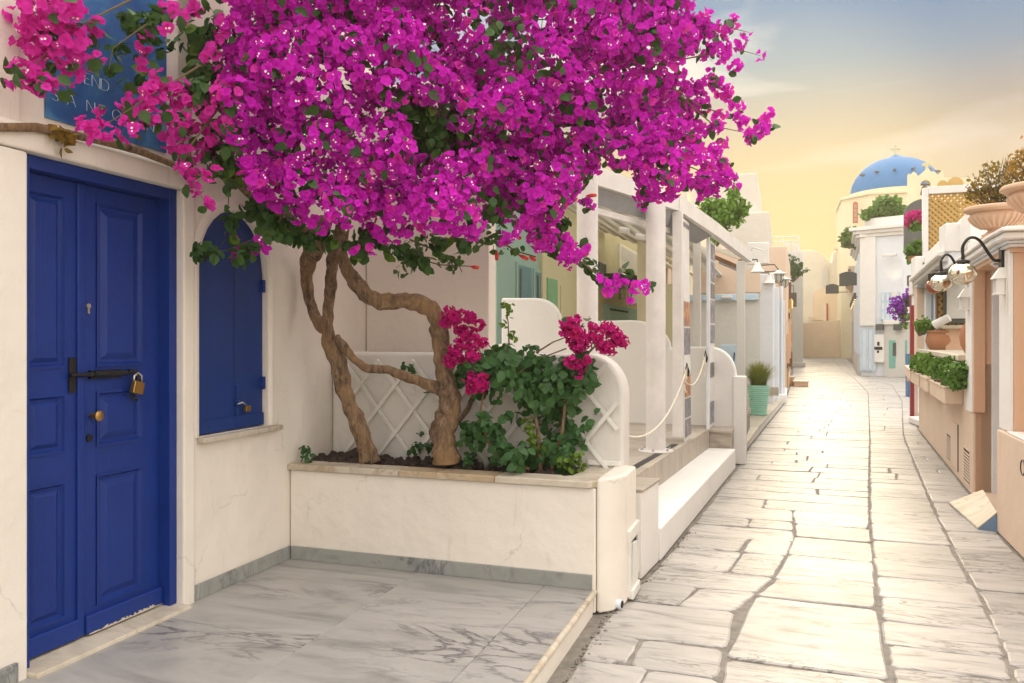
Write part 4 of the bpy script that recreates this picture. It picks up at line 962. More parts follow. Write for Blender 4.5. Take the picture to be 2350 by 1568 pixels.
for k in range(12):
    a = -2.55+k*.42; z = Hh*.46; r = R*.885
    obj('step_peg', MB().tube([(cc[0]+r*math.cos(a)*.95, cc[1]+r*math.sin(a)*.95, zb_+z), (cc[0]+(r+.28)*math.cos(a), cc[1]+(r+.28)*math.sin(a), zb_+z)], [.12, .09], 8), M_signg, dm)
def cross(c, h, w, th, par, mat=M_church):
    return obj('cross', MB().box(c[0]-th, c[0]+th, c[1]-th, c[1]+th, c[2], c[2]+h).box(c[0]-w, c[0]+w, c[1]-th*.9, c[1]+th*.9, c[2]+h*.52, c[2]+h*.52+2*th), M_ochre, par, bevel=.03)
cross((cc[0], cc[1], zt_-.05), .85, .34, .085, ch)
dr0, dr1 = ons(1936, 500, sc_), ons(2190, 500, sc_)
zd = ons(1950, 447, sc_)[2]
body = [(dr0[0], sc_+2.0), (dr0[0]+1.7, sc_), (dr1[0], sc_), (dr1[0], sc_+8), (dr0[0], sc_+8)]
obj('drum', MB().poly(body, 0, zd-.1), M_church, ch); obj('drum_cornice', MB().poly([(x+(-.12 if x < dr0[0]+2 else .12), y+(-.12 if y < sc_+3 else .12)) for x, y in body], zd-.1, zd+.12), M_church, ch, bevel=.04)
p, r = ons(1957, 470, sc_-.02), ons(1969, 512, sc_-.02)
pts = [(p[0], r[2]), (p[0], p[2])]+[((p[0]+r[0])/2-(r[0]-p[0])/2*math.cos(math.pi*i/8), p[2]+.22*math.sin(math.pi*i/8)) for i in range(9)]+[(r[0], p[2]), (r[0], r[2])]
wn = obj('arched_window', MB().across(pts, sc_-.05, sc_+.02), M_redor, ch)
for i in range(4): obj('pane', MB().box(p[0]+.08, r[0]-.08, sc_-.065, sc_-.04, r[2]+.1+i*.34, r[2]+.36+i*.34), flat('window_glass', (.35, .25, .2), .15), wn)
bs = 50.0                                              # bell gable
def B_(u, v): q = ons(u, v, bs); return (q[0], q[2])
l0 = B_(2086, 398); open_c = ((B_(2112, 440)[0]+B_(2136, 440)[0])/2); ow = (B_(2136, 440)[0]-B_(2112, 440)[0])/2
outer = [B_(2086, 500), B_(2086, 398), B_(2092, 402), B_(2096, 394), B_(2102, 398), B_(2107, 404), B_(2116, 396), B_(2128, 388), B_(2134, 386), B_(2145, 392), B_(2152, 400), B_(2158, 396), B_(2164, 391), B_(2165, 405), B_(2180, 405), B_(2180, 500)]
mbg = MB()
mbg.across([B_(2086, 520), B_(2086, 398), B_(2092, 402), B_(2096, 394), B_(2102, 397), B_(2107, 404), B_(2112, 400), B_(2112, 520)], bs, bs+.7)
mbg.across([B_(2136, 520), B_(2136, 394), B_(2145, 394), B_(2152, 401), B_(2158, 396), B_(2164, 391), B_(2166, 408), B_(2200, 408), B_(2200, 520)], bs, bs+.7)
zsp = B_(2124, 424)[1]; arcp = [(open_c-ow*math.cos(math.pi*i/12), zsp+ow*.95*math.sin(math.pi*i/12)) for i in range(13)]
mbg.across([B_(2112, 400), B_(2120, 393), B_(2131, 386), B_(2136, 394)][::-1]+arcp, bs, bs+.7)
obj('bell_gable', mbg, M_church, ch); gc = B_(2129, 387); cross((gc[0], bs+.35, gc[1]-.1), .62, .27, .075, ch)
bl = obj('bell', MB().lathe((open_c, bs+.35, B_(2124, 444)[1]), [(.30, 0), (.25, .08), (.19, .25), (.15, .45), (.05, .52)], 14), M_brownwood, ch, smooth=40); obj('bell_bar', MB().tube([(open_c-ow, bs+.35, B_(2124, 422)[1]), (open_c+ow, bs+.35, B_(2124, 422)[1])], .04, 6), M_brownwood, ch)
for u, v, r in ((2163, 425, .28), (2192, 423, .42)):
    q = B_(u, v); obj('gable_opening', MB().across([(q[0]-r, q[1]-.2)]+[(q[0]-r*math.cos(math.pi*i/8), q[1]+r*math.sin(math.pi*i/8)) for i in range(9)]+[(q[0]+r, q[1]-.2)], bs-.03, bs+.02), M_lattice, ch)
obj('gable_wing', MB().across([B_(2164, 470), B_(2164, 408), B_(2230, 408), B_(2260, 420), B_(2260, 470)], bs+.05, bs+.6), M_church, ch)
pb_(2290, 2345, 395, 470, 30, 2, 'distant_wall', M_blank, None, label='pale wall rising behind the urn shrubs on the right', cat='wall')

# white and pale blue house right of the alley
wb = thing('pale_blue_house', 'two storey white and pale blue house on the right of the alley', 'building', (7.5, 32, 0))
c0 = onz(1977, 863, 0); c1 = ons(2098, 862, 33.2); K0 = (c0[0], c0[1]); K1 = (c1[0], c1[1]); c2 = onz(1935, 815, 0); K2 = (c2[0], c2[1]-8)
dv = Vector((K1[0]-K0[0], K1[1]-K0[1], 0)); kx = dv.length; e1 = dv/kx; n1 = Vector((e1.y, -e1.x, 0)); n1 = n1 if n1.x < 0 else -n1
def wf(x, z, out=0.0): p = Vector((K0[0], K0[1], 0))+e1*x+n1*out; return (p.x, p.y, z)
def wbox(x0, x1, z0, z1, o0, o1): 
    vs = [wf(x0, z0, o0), wf(x1, z0, o0), wf(x1, z0, o1), wf(x0, z0, o1), wf(x0, z1, o0), wf(x1, z1, o0), wf(x1, z1, o1), wf(x0, z1, o1)]
    return MB().add(vs, [(0, 3, 2, 1), (4, 5, 6, 7), (0, 1, 5, 4), (1, 2, 6, 5), (2, 3, 7, 6), (3, 0, 4, 7)])
def wuv(u, v):                         # measured point on that facade -> (x, z)
    k = (u-1175)/FPX; A = Vector((OX+K0[0]*CA+K0[1]*SA, OY-K0[0]*SA+K0[1]*CA)); B = Vector((OX+K1[0]*CA+K1[1]*SA, OY-K1[0]*SA+K1[1]*CA)); D = (B-A)/kx
    x = (k*A.y-A.x)/(D.x-k*D.y); d = A.y+D.y*x; return x, EYE-(v-775)/FPX*d
ZR = wuv(1990, 530)[1]
obj('upper_wall', wbox(-.02, kx+3, 0, wuv(1990, 545)[1], -5, 0), M_cool, wb, bevel=.02)
xb, zl = wuv(2040, 742); obj('lower_wall', wbox(.9, kx+3, 0, zl-.06, 0, .05), M_grey, wb); obj('sill_band', wbox(.9, kx+3, zl-.06, zl+.14, 0, .14), M_wall2, wb, bevel=.02)
for z0, z1, o in ((0, .14, .1), (.14, .28, .2), (.28, .42, .32)): obj('cornice', wbox(-.1-o, kx+3, wuv(1990, 545)[1]+z0, wuv(1990, 545)[1]+z1, -5.1, o), M_wall2, wb, bevel=.02)
x0 = wuv(1978, 500)[0]; x1 = wuv(2011, 500)[0]
obj('corner_pilaster', wbox(-.04, x1, zl-.1, wuv(1990, 545)[1], 0, .10), M_wall2, wb, bevel=.02)
obj('roof_planter', wbox(wuv(1982, 520)[0], wuv(2090, 520)[0], wuv(1990, 545)[1]+.42, wuv(2000, 500)[1], -1.2, -.1), M_wall2, wb, bevel=.03)
(xa, za), (xb_, zb2) = wuv(2022, 672), wuv(2066, 742)
wn = obj('shuttered_window', wbox(xa, xb_, zb2+.12, za, 0, .05), M_lblue, wb)
for i in range(4):
    for j in range(3):
        w = (xb_-xa)/4; h = (za-zb2-.12)/3; obj('shutter_panel', wbox(xa+i*w+.05, xa+(i+1)*w-.05, zb2+.12+j*h+.05, zb2+.12+(j+1)*h-.05, .05, .07), M_cool, wn)
(xa, za), (xb_, zb2) = wuv(1978, 757), wuv(2008, 850)
gt = obj('white_gate', wbox(xa-.02, xb_+.06, zb2, za, .05, .09), M_cool, wb)
for j in range(5): obj('gate_board', wbox(xa+.52, xb_+.05, zb2+.06+j*.38, zb2+.40+j*.38, .09, .12), M_wall2, gt)
for x in (xa-.04, xa+.22, xa+.46): obj('gate_post', wbox(x, x+.09, zb2-.05, za+.05, .09, .15), M_lblue, gt)
(xa, za), (xb_, zb2) = wuv(2010, 768), wuv(2032, 832)
ns = thing('notice_box', 'white notice box with a black symbol hung on the pale blue house', 'notice box', wf((xa+xb_)/2, zb2, .1))
obj('box', wbox(xa, xb_, zb2, za, .06, .22), M_wall2, ns, bevel=.02); w = xb_-xa; h = za-zb2; xm = xa+w*.45
obj('symbol', MB().add(wbox(xm-.16, xm+.16, zb2+h*.45, zb2+h*.56, .222, .228).v, wbox(0, 1, 0, 1, 0, 1).f).add(wbox(xm-.045, xm+.045, zb2+h*.60, zb2+h*.74, .222, .228).v, wbox(0, 1, 0, 1, 0, 1).f).add(wbox(xm-.06, xm+.03, zb2+h*.34, zb2+h*.43, .222, .228).v, wbox(0, 1, 0, 1, 0, 1).f), M_black, ns)
(xa, za), (xb_, zb2) = wuv(2041, 781), wuv(2056, 845); obj('teal_shutter', wbox(xa, xb_, zb2, za, .03, .07), M_teal, wb); obj('shutter_slit', wbox(xa+.15, xa+.28, zb2+.5, za-.1, .07, .075), M_signg, wb)
(xa, za), (xb_, zb2) = wuv(2078, 781), wuv(2083, 852); obj('teal_shutter', wbox(xa, xb_, zb2, za, .03, .06), M_teal, wb)
for u in (2021, 2062):
    x, z = wuv(u, 747); obj('wall_lamp', wbox(x-.12, x+.18, z-.2, z+.05, .1, .3), M_signg, wb, bevel=.02)
x, z = wuv(2030, 588); obj('wall_camera', wbox(x, x+.55, z-.06, z+.07, .2, .35), M_wmetal, wb, bevel=.04)
x, z = wuv(2057, 668); obj('up_light', wbox(x-.12, x+.12, z-.25, z, .1, .25), M_wmetal, wb, bevel=.02)
lp = bpy.data.lights.new('up_light', 'SPOT'); lp.energy = 4; lp.color = (1, .72, .35); lp.spot_size = math.radians(75); lp.spot_blend = .8; lp.shadow_soft_size = .06
lo_ = bpy.data.objects.new('up_light_lamp', lp); C.objects.link(lo_); pz = wf(x, z+.06, .32); lo_.location = Wd(*pz); lo_.rotation_euler = (math.radians(180-8), 0, 0)
# long side of that row facing the alley
dv2 = Vector((K2[0]-K0[0], K2[1]-K0[1], 0)); k2 = dv2.length; e2 = dv2/k2; n2 = Vector((-e2.y, e2.x, 0)); n2 = n2 if n2.x < 0 else -n2
def sfp(x, z, o=0.0): p = Vector((K0[0], K0[1], 0))+e2*x+n2*o; return (p.x, p.y, z)
def sbox(x0, x1, z0, z1, o0, o1):
    vs = [sfp(x0, z0, o0), sfp(x1, z0, o0), sfp(x1, z0, o1), sfp(x0, z0, o1), sfp(x0, z1, o0), sfp(x1, z1, o0), sfp(x1, z1, o1), sfp(x0, z1, o1)]
    return MB().add(vs, [(0, 3, 2, 1), (4, 5, 6, 7), (0, 1, 5, 4), (1, 2, 6, 5), (2, 3, 7, 6), (3, 0, 4, 7)])
hz = wuv(1990, 545)[1]
obj('alley_wall', sbox(0, 11, 0, hz, -3, -.02), M_cool, wb); 
for z0, z1, o in ((0, .14, .1), (.14, .28, .2), (.28, .42, .32)): obj('alley_cornice', sbox(-.2, 11, hz+z0, hz+z1, -3, o), M_wall2, wb, bevel=.02)
prs = thing('pink_shop_row', 'row of pale pink shop fronts with lamps on the right of the alley', 'shops', sfp(16, 0, 0))
obj('shop_wall', sbox(11, k2+1, 0, 5.1, -3, -.05), M_pink, prs); 
for z0, z1, o in ((0, .15, .1), (.15, .3, .25), (.3, .45, .4)): obj('shop_cornice', sbox(10.9, k2+1, 5.1+z0, 5.1+z1, -3, o), M_peach_l, prs)
for i in range(6):
    x = .8+i*2.1; obj('pilaster', sbox(x, x+.5, .9, hz-.6 if x < 10 else 4.6, -.02, .12), M_cool, wb if x < 10.5 else prs, bevel=.02); obj('pilaster_foot', sbox(x-.1, x+.6, 0, .9, -.02, .16), M_pink if i % 2 else M_grey, wb if x < 10.5 else prs)
for i in range(4):
    x = 14+i*3.2; obj('shop_door', sbox(x, x+1.2, 0, 2.8, -.05, .02), M_lblue if i % 2 else M_pink, prs)
for i in range(7):
    x = 2.0+i*2.0; z = 3.45; p = sfp(x, z, .22); wl3 = thing('shop_lamp', ['nearest of the small dark cylinder lamps along the alley wall', 'second nearest small dark cylinder lamp along the alley wall', 'third small dark cylinder lamp along the alley wall', 'middle small dark cylinder lamp along the alley wall', 'third farthest small dark cylinder lamp along the alley wall', 'second farthest small dark cylinder lamp along the alley wall', 'farthest small dark cylinder lamp along the alley wall'][i], 'lamp', p, 'cylinder lamps along the alley wall')
    obj('lamp_body', MB().lathe(p, [(.06, -.12), (.06, .16), (.02, .17)], 10), M_signg, wl3, smooth=40); obj('bulb', MB().lathe(p, [(.02, -.16), (.045, -.14), (.045, -.12)], 8), flat('warm_bulb', (.8, .5, .2), .4, 0, (1, .6, .25), .5), wl3)
    obj('bracket', MB().tube([p, sfp(x, z, -.05)], .02, 5), M_black, wl3)
# hanging sign boards over the alley
def arch_sign(u0, u1, v0, v1, s, label):
    p, r = ons(u0, v0, s), ons(u1, v1, s); o = thing('sign_board', label, 'sign', ((p[0]+r[0])/2, s, r[2]), 'dark hanging signs over the alley'); k = 10
    top = [(p[0]+(r[0]-p[0])*i/k, p[2]-.10+.10*math.sin(math.pi*i/k)) for i in range(k+1)]
    obj('board', MB().across([(p[0], r[2]), (r[0], r[2])]+top[::-1], s, s+.05), M_signg, o, bevel=.008)
    for z in (p[2]-.12, r[2]+.08): obj('bracket', MB().tube([(p[0]+.1, s+.03, z), (r[0]+.5, s+.03, z)], .02, 6), M_black, o)
arch_sign(1926, 1968, 624, 655, 37, 'larger dark grey hanging sign board with a curved top'); arch_sign(1895, 1925, 652, 674, 46, 'smaller dark grey hanging sign board further down the alley')

# ------------------------------------------------------------------ terracotta building on the right
rb = thing('terracotta_house', 'terracotta plastered house with white pilaster strips and cornice on the right of the street', 'house', (5.5, 7, 0))
def tr(s): return interp(TR, s)
# plinth beyond the doorway
mb = MB().poly([(tr(6.6), 6.6), (tr(9), 9), (tr(12.9), 12.9), (tr(12.9)+.6, 12.9), (tr(6.6)+.35, 6.6)], 0, 1.36)
obj('street_wall', mb, M_peach_l, rb, bevel=.012)
for a, b in ((7.3, 9.2), (9.22, 11.0), (11.02, 12.9)):
    obj('wall_coping', MB().poly([(tr(a)-.05, a), (tr(b)-.05, b), (tr(b)+.45, b), (tr(a)+.45, a)], 1.362, 1.43), M_coping, rb, bevel=.012)
# pilaster between wall and doorway: white strip and terracotta flanks
q0 = ons(2243, 960, 6.75)[0]
t2 = tr(6.6)+.05
obj('pilaster', MB().box(t2-.03, t2+.36, 6.6, 6.86, 0, 2.34), M_peach, rb, bevel=.006)
obj('pilaster_upper', MB().box(t2-.045, t2+.06, 6.57, 6.86, .86, 2.34), M_peach, rb, bevel=.005)
obj('white_strip', MB().box(t2-.062, t2-.044, 6.585, 6.87, .86, 2.33), M_wall2, rb, bevel=.004)
# near pilaster and plinth
t1 = 4.86
mb = MB().poly([(4.765, 1.5), (4.775, 4.1), (4.80, 5.0), (5.6, 5.0), (5.6, 1.5)], 0, .855)
obj('near_plinth', mb, M_peach_l, rb, bevel=.012)
obj('plinth_cap', MB().poly([(4.775, 1.5), (4.785, 4.1), (4.805, 4.70), (5.3, 4.70), (5.3, 1.5)], .856, .872), M_wall2, rb, bevel=.005)
obj('pilaster', MB().box(t1, t1+.30, 4.72, 5.06, .862, 2.34), M_peach, rb, bevel=.006)
obj('white_strip', MB().box(t1-.03, t1-.002, 4.725, 5.055, .862, 2.33), M_wall2, rb, bevel=.004)
obj('recess_wall', MB().box(t1+.22, 6.2, 1.5, 4.9, .86, 2.34), M_peach, rb)
q = ons(2345, 730, 4.5); obj('white_notice', MB().box(t1+.205, t1+.222, 4.0, 4.45, 1.35, 1.85), M_wall2, rb, bevel=.003)
# doorway
a, b = onz(2277, 1139, .02), onz(2291, 1141, .02)
obj('door_jamb', MB().box(a[0], b[0]+.06, a[1], a[1]+.09, .02, 2.4), M_cool, rb, bevel=.006)
obj('door_step', MB().poly([(4.82, 5.0), (4.94, 6.6), (5.9, 6.6), (5.9, 5.0)], -.02, .05), M_peach_l, rb, bevel=.008)
obj('door_back', MB().box(5.75, 5.85, 4.9, 7.2, 0, 2.6), M_peach, rb)
# lintel, cornice in three mouldings, parapet above
def run(z0, z1, o, s0, s1, mat, name='cornice', bev=.008, back=.5):
    pts = [(tr(s0)-o, s0-(o if s0 < 5 else 0)), (tr(min(s1, 5))-o, min(s1, 5.0)), (tr(s1)-o, s1), (tr(s1)+back, s1), (tr(s0)+back+1.2, s0-(o if s0 < 5 else 0))]
    return obj(name, MB().poly(pts, z0, z1), mat, rb, bevel=bev)
run(2.30, 2.338, -.03, 4.66, 8.1, M_peach, 'lintel', .004)
run(2.339, 2.362, .0, 4.62, 8.1, M_wall2); run(2.363, 2.385, .025, 4.60, 8.1, M_cool); run(2.386, 2.445, .06, 4.56, 8.1, M_wall2, 'cornice', .02); run(2.446, 2.475, .085, 4.53, 8.1, M_wall2, 'cornice', .008)
run(2.476, 2.492, .04, 4.56, 8.1, M_wall2, 'cornice', .006)
# eave with gutter over the set back bay
ev = [(tr(8.1)-.12, 8.1), (tr(12.9)-.10, 12.9), (tr(12.9)+.5, 12.9), (tr(8.1)+.7, 8.1)]
obj('eave', MB().poly(ev, 2.53, 2.60), M_grey, rb, bevel=.01); obj('eave_edge', MB().poly([(x-.06 if i < 2 else x, y) for i, (x, y) in enumerate(ev)], 2.601, 2.66), M_wall2, rb, bevel=.012)
obj('awning', MB().add([(tr(8)-.04, 8.0, 2.40), (tr(12.6)-.02, 12.6, 2.40), (tr(12.6)+.3, 12.6, 2.53), (tr(8)+.3, 8.0, 2.53)], [(0, 1, 2, 3)]), M_greycan, rb)
obj('roof_parapet', MB().poly([(tr(7.2)+.05, 7.2), (tr(12.9)+.05, 12.9), (tr(12.9)+.3, 12.9), (tr(7.2)+.3, 7.2)], 2.661, 3.02), M_wall2, rb, bevel=.02)
obj('parapet_panel', MB().poly([(tr(8.2)+.035, 8.2), (tr(9.4)+.035, 9.4), (tr(9.4)+.06, 9.4), (tr(8.2)+.06, 8.2)], 2.72, 2.95), M_peach_l, rb)
for s, z in ((8.0, 2.98), (12.4, 3.0), (12.95, 2.72)):
    d = obj('parapet_block', MB().box(tr(s)-.10, tr(s)+.32, s, s+.42, z-.34, z), M_wall2, rb, bevel=.015); obj('block_corbel', MB().poly([(tr(s)-.06, s+.03), (tr(s)+.3, s+.03), (tr(s)+.3, s+.39), (tr(s)-.06, s+.39)], z-.52, z-.341), M_cool, rb, bevel=.01)
    if s > 10: obj('number_tag', MB().box(tr(s)+.02, tr(s)+.15, s-.012, s, z-.19, z-.11), M_signg, d)
obj('near_parapet', MB().box(tr(6.2)+.12, tr(6.2)+.4, 6.0, 7.3, 2.49, 2.66), M_wall2, rb, bevel=.02)
# set back bay behind the parapet wall: pilaster, pale blue frame, window with white blind, lattice
sbk = 13.0
pb_(2104, 2126, 640, 860, 12.6, .3, 'bay_pilaster', M_peach_l, rb, bevel=.01); pb_(2101, 2128, 640, 656, 12.55, .4, 'bay_capital', M_peach_l, rb, bevel=.02); pb_(2099, 2131, 628, 641, 12.5, .5, 'bay_capital', M_peach, rb, bevel=.02)
pb_(2124, 2137, 640, 830, 12.3, .1, 'blue_white_frame', M_cool, rb, bevel=.005); pb_(2133, 2148, 660, 830, 12.4, .05, 'pale_blue_door', M_lblue, rb); pb_(2145, 2154, 640, 830, 12.2, .1, 'blue_white_frame', M_cool, rb, bevel=.005)
pb_(2150, 2300, 600, 830, 12.0, .1, 'lattice_backing', M_brownwood, rb)
wn = pb_(2166, 2262, 640, 742, 11.8, .08, 'dark_window_frame', M_signg, rb, bevel=.005); pb_(2173, 2262, 640, 731, 11.78, .03, 'white_blind', M_grey, wn)
def diag(u0, u1, v0, v1, s, pitch, par, mat, w=.018, name='lattice'):
    a = ons(u0, v1, s); b = ons(u1, v0, s); x0, x1 = a[0], b[0]; z0 = a[2]; z1 = ons(u0, v0, s)[2]; m = MB()
    def seg(p, q, y):
        L_ = math.hypot(q[0]-p[0], q[1]-p[1])
        if L_ < .02: return
        nx, nz = -(q[1]-p[1])/L_*w, (q[0]-p[0])/L_*w
        m.across([(p[0]+nx, p[1]+nz), (q[0]+nx, q[1]+nz), (q[0]-nx, q[1]-nz), (p[0]-nx, p[1]-nz)], y-.012, y)
    c = x0-(z1-z0)
    while c < x1:
        for sgn in (1, -1):
            pts = []
            for z in (z0, z1):
                x = c+(z-z0) if sgn > 0 else c+(z1-z)
                pts.append((x, z))
            (ax, az), (bx, bz) = pts
            if ax > bx: ax, az, bx, bz = bx, bz, ax, az
            if bx > x0 and ax < x1:
                if ax < x0: f = (x0-ax)/(bx-ax); ax, az = x0, az+(bz-az)*f
                if bx > x1: f = (x1-ax)/(bx-ax); bx, bz = x1, az+(bz-az)*f
                seg((ax, az), (bx, bz), s-(0 if sgn > 0 else .013))
        c += pitch
    return obj(name, m, mat, par, kind='stuff')
diag(2154, 2166, 640, 760, 11.95, .12, rb, M_lattice, .018, 'brown_lattice'); diag(2154, 2262, 742, 755, 11.9, .12, rb, M_lattice, .018, 'brown_lattice')
pb_(2170, 2260, 752, 860, 11.2, .6, 'inner_wall', M_peach, rb, bevel=.01); pb_(2163, 2262, 747, 755, 11.1, .7, 'inner_wall_cap', M_coping, rb, bevel=.015)
q = ons(2160, 737, 11.0); fl = obj('flood_lamp', MB().tube([(q[0]-.10, 11.0, q[2]-.06), (q[0]+.09, 10.9, q[2]+.05)], .06, 12), M_wmetal, label='white cylinder flood lamp tilted above the terracotta pot', cat='lamp', smooth=50)
# far door post and the red frame
rf = thing('red_door_frame', 'dark red wooden door frame at the far end of the terracotta house', 'door frame', onz(2094, 968, 0))
s_r = onz(2094, 968, 0)[1]
for u0, u1, m, nm in ((2090, 2098, M_red, 'red_post'), (2098, 2107, M_pink, 'pale_jamb')):
    obj(nm, pbox(MB(), u0, u1, 655, 968, s_r, .15), m, rf, bevel=.008)
obj('lintel', pbox(MB(), 2090, 2122, 655, 668, s_r+.2, .15), M_red, rf)
bp = onz(2086, 912, 0); obj('blue_board', pbox(MB(), 2084, 2088.5, 812, 912, bp[1], .5), M_bluepost, label='upright blue board leaning at the far corner of the red door frame', cat='board', bevel=.01)
obj('door_plinth', MB().poly([(onz(2088, 968)[0]-.05, s_r-.2), (onz(2110, 985)[0]+.1, 12.9), (onz(2110, 985)[0]+.4, 12.9), (onz(2100, 968)[0]+.4, s_r)], 0, .12), M_wall2, rf, bevel=.02)
# vents and hatch in the street wall
def on_wall(u, v, off=0.0):
    k = (u-1175)/FPX; lo, hi = 3.0, 15.0
    for _ in range(50):
        m = (lo+hi)/2; X = OX+(tr(m)-off)*CA+m*SA; Y = OY-(tr(m)-off)*SA+m*CA
        if X/Y > k: lo = m
        else: hi = m
    s = (lo+hi)/2; t = tr(s)-off; Y = OY-t*SA+s*CA; return t, s, EYE-(v-775)/FPX*Y
for u0, u1, va, vb, lab in ((2173, 2186, 990, 1052, 'farther louvred vent low in the terracotta street wall'), (2212, 2226, 1022, 1101, 'nearer louvred vent low in the terracotta street wall')):
    A_ = on_wall(u1, vb); B_ = on_wall(u0, va); zA, zB = A_[2], EYE-(va-775)/FPX*(OY-B_[0]*SA+B_[1]*CA)
    s0, s1 = A_[1], B_[1]; z0, z1 = on_wall(u0, vb)[2], zB
    z0 = max(z0, .045); t0 = (tr(s0)+tr(s1))/2
    v_ = thing('wall_vent', lab, 'vent', (t0, (s0+s1)/2, z0), 'louvred vents in the terracotta wall')
    def tt(s, o=0): return tr(s)-o
    def strip(sa, sb, za, zb, o0, o1): return [(tt(sa, o0), sa, za), (tt(sb, o0), sb, za), (tt(sb, o1), sb, za), (tt(sa, o1), sa, za), (tt(sa, o0), sa, zb), (tt(sb, o0), sb, zb), (tt(sb, o1), sb, zb), (tt(sa, o1), sa, zb)]
    FB = [(0, 1, 2, 3), (7, 6, 5, 4), (4, 5, 1, 0), (5, 6, 2, 1), (6, 7, 3, 2), (7, 4, 0, 3)]
    m = MB()
    for sa, sb, za, zb in ((s0, s0+.014, z0, z1), (s1-.014, s1, z0, z1), (s0, s1, z0, z0+.02), (s0, s1, z1-.02, z1)): m.add(strip(sa, sb, za, zb, -.01, .005), FB)
    obj('vent_frame', m, M_peach_l, v_); m = MB().add(strip(s0+.012, s1-.012, z0+.018, z1-.018, -.01, .003), FB); obj('dark_backing', m, M_dark, v_)
    k = 9
    for i in range(k):
        z = z0+.035+(z1-z0-.07)*i/k; h = (z1-z0-.07)/k
        m = MB().add([(tt(s0+.014, .002), s0+.014, z+h*.62), (tt(s1-.014, .002), s1-.014, z+h*.62), (tt(s1-.014, .009), s1-.014, z+h*.36), (tt(s0+.014, .009), s0+.014, z+h*.36), (tt(s0+.014, .002), s0+.014, z+h*.50), (tt(s1-.014, .002), s1-.014, z+h*.50), (tt(s1-.014, .009), s1-.014, z+h*.24), (tt(s0+.014, .009), s0+.014, z+h*.24)], [(0, 1, 2, 3), (7, 6, 5, 4), (3, 2, 6, 7), (0, 3, 7, 4), (1, 0, 4, 5), (2, 1, 5, 6)])
        obj('louvre', m, M_peach_l, v_)
A_ = on_wall(2199, 1100); B_ = on_wall(2184, 1012)
m = MB().poly([(tr(A_[1])-.012, A_[1]), (tr(B_[1])-.012, B_[1]), (tr(B_[1])+.01, B_[1]), (tr(A_[1])+.01, A_[1])], .08, .62); obj('meter_door', m, M_peach_l, rb, bevel=.004)
m = MB().poly([(tr(A_[1])-.008, A_[1]-.03), (tr(A_[1])-.008, A_[1]), (tr(A_[1])+.01, A_[1]), (tr(A_[1])+.01, A_[1]-.03)], .08, .62); obj('door_gap', m, M_dark, rb)
# round black emblem at the picture edge
q = on_wall(2347, 1072, .0); obj('wall_emblem', MB().tube([(q[0]-.006, q[1]-.03+.055*math.cos(a*math.pi/12), q[2]+.055*math.sin(a*math.pi/12)) for a in range(25)], .006, 6), M_black, label='round black ring emblem on the near terracotta plinth', cat='emblem')
# planter boxes on the wall
def hang_box(u0, u1, label, i):
    a = on_wall(u1, 900)[1]; b = on_wall(u0, 870)[1]-.04
    o = thing('planter_box', label, 'planter box', (tr((a+b)/2)-.1, (a+b)/2, .88), 'terracotta planter boxes hung on the street wall')
    def r(o0, o1, z0, z1, sa=a, sb=b, ins=0): return MB().poly([(tr(sa)-o1, sa), (tr(sb)-o1, sb), (tr(sb)-o0, sb), (tr(sa)-o0, sa)], z0, z1)
    obj('box', r(.003, .185, .885, 1.055), M_peach_l, o, bevel=.008); obj('rim', r(.0, .195, 1.056, 1.075, a-.008, b+.008), M_peach_l, o, bevel=.006)
    obj('bracket', MB().box(tr(a)-.05, tr(a)-.004, (a+b)/2-.04, (a+b)/2+.04, .82, .884), M_peach, o, bevel=.008)
    return a, b
BOXES = [hang_box(2170, 2211, 'nearest terracotta planter box, end face towards the viewer', 0), hang_box(2143, 2164, 'second terracotta planter box from the white strip', 1), hang_box(2119, 2140, 'third terracotta planter box from the white strip', 2), hang_box(2100, 2117, 'farthest terracotta planter box, next to the red frame', 3)]
# clay pots on the coping
q = ons(2137, 802, 11.6)
tp = thing('clay_pot', 'wide terracotta pot with a rim standing on the wall coping', 'pot', (tr(11.4)+.2, 11.4, 1.431))
w_ = .215; pc2 = (tr(11.4)+.2, 11.4, 1.431)
obj('pot', MB().lathe(pc2, [(0, 0), (.16, 0), (.20, .05), (.225, .13), (.215, .21), (.195, .25), (.20, .262), (.215, .27), (.215, .30), (.19, .30), (.185, .26), (0, .24)], 30), M_terra, tp, smooth=40)
q = ons(2222, 760, 9.0)
jr = thing('clay_jar', 'slim pale clay jar half hidden by the white pilaster strip', 'jar', (tr(7.85)+.14, 7.85, 1.431))
obj('jar', MB().lathe((tr(7.85)+.14, 7.85, 1.431), [(0, 0), (.05, 0), (.10, .1), (.115, .2), (.09, .3), (.05, .36), (.055, .40), (.04, .40), (0, .36)], 22), M_terra, jr, smooth=40)
# urns on the cornice
def urn(t, s, z, sc, label):
    o = thing('stone_urn', label, 'urn', (t, s, z), 'sandstone urns on the cornice')
    pr = [(0, 0), (.15, 0), (.155, .03), (.14, .04), (.145, .06), (.12, .07), (.085, .10), (.09, .115), (.13, .125), (.20, .17), (.245, .225), (.255, .26), (.25, .268), (.235, .285), (.25, .29), (.29, .30), (.315, .315), (.315, .335), (.30, .35), (.27, .35), (.25, .32), (0, .30)]
    obj('bowl', MB().lathe((t, s, z), [(r*sc, h*sc) for r, h in pr], 36), M_urn, o, smooth=35)
    f = MB()
    for k in range(26):
        a = 2*math.pi*k/26; pts = []
        for rr, hh in ((.15, .135), (.205, .172), (.246, .22), (.256, .25)): pts.append((t+rr*sc*math.cos(a), s+rr*sc*math.sin(a), z+hh*sc))
        f.tube(pts, .014*sc, 6)
    obj('fluting', f, M_urn, o, smooth=60)
    obj('soil', MB().lathe((t, s, z), [(.0, .325*sc), (.26*sc, .325*sc)], 16), M_soil, o)
    return o
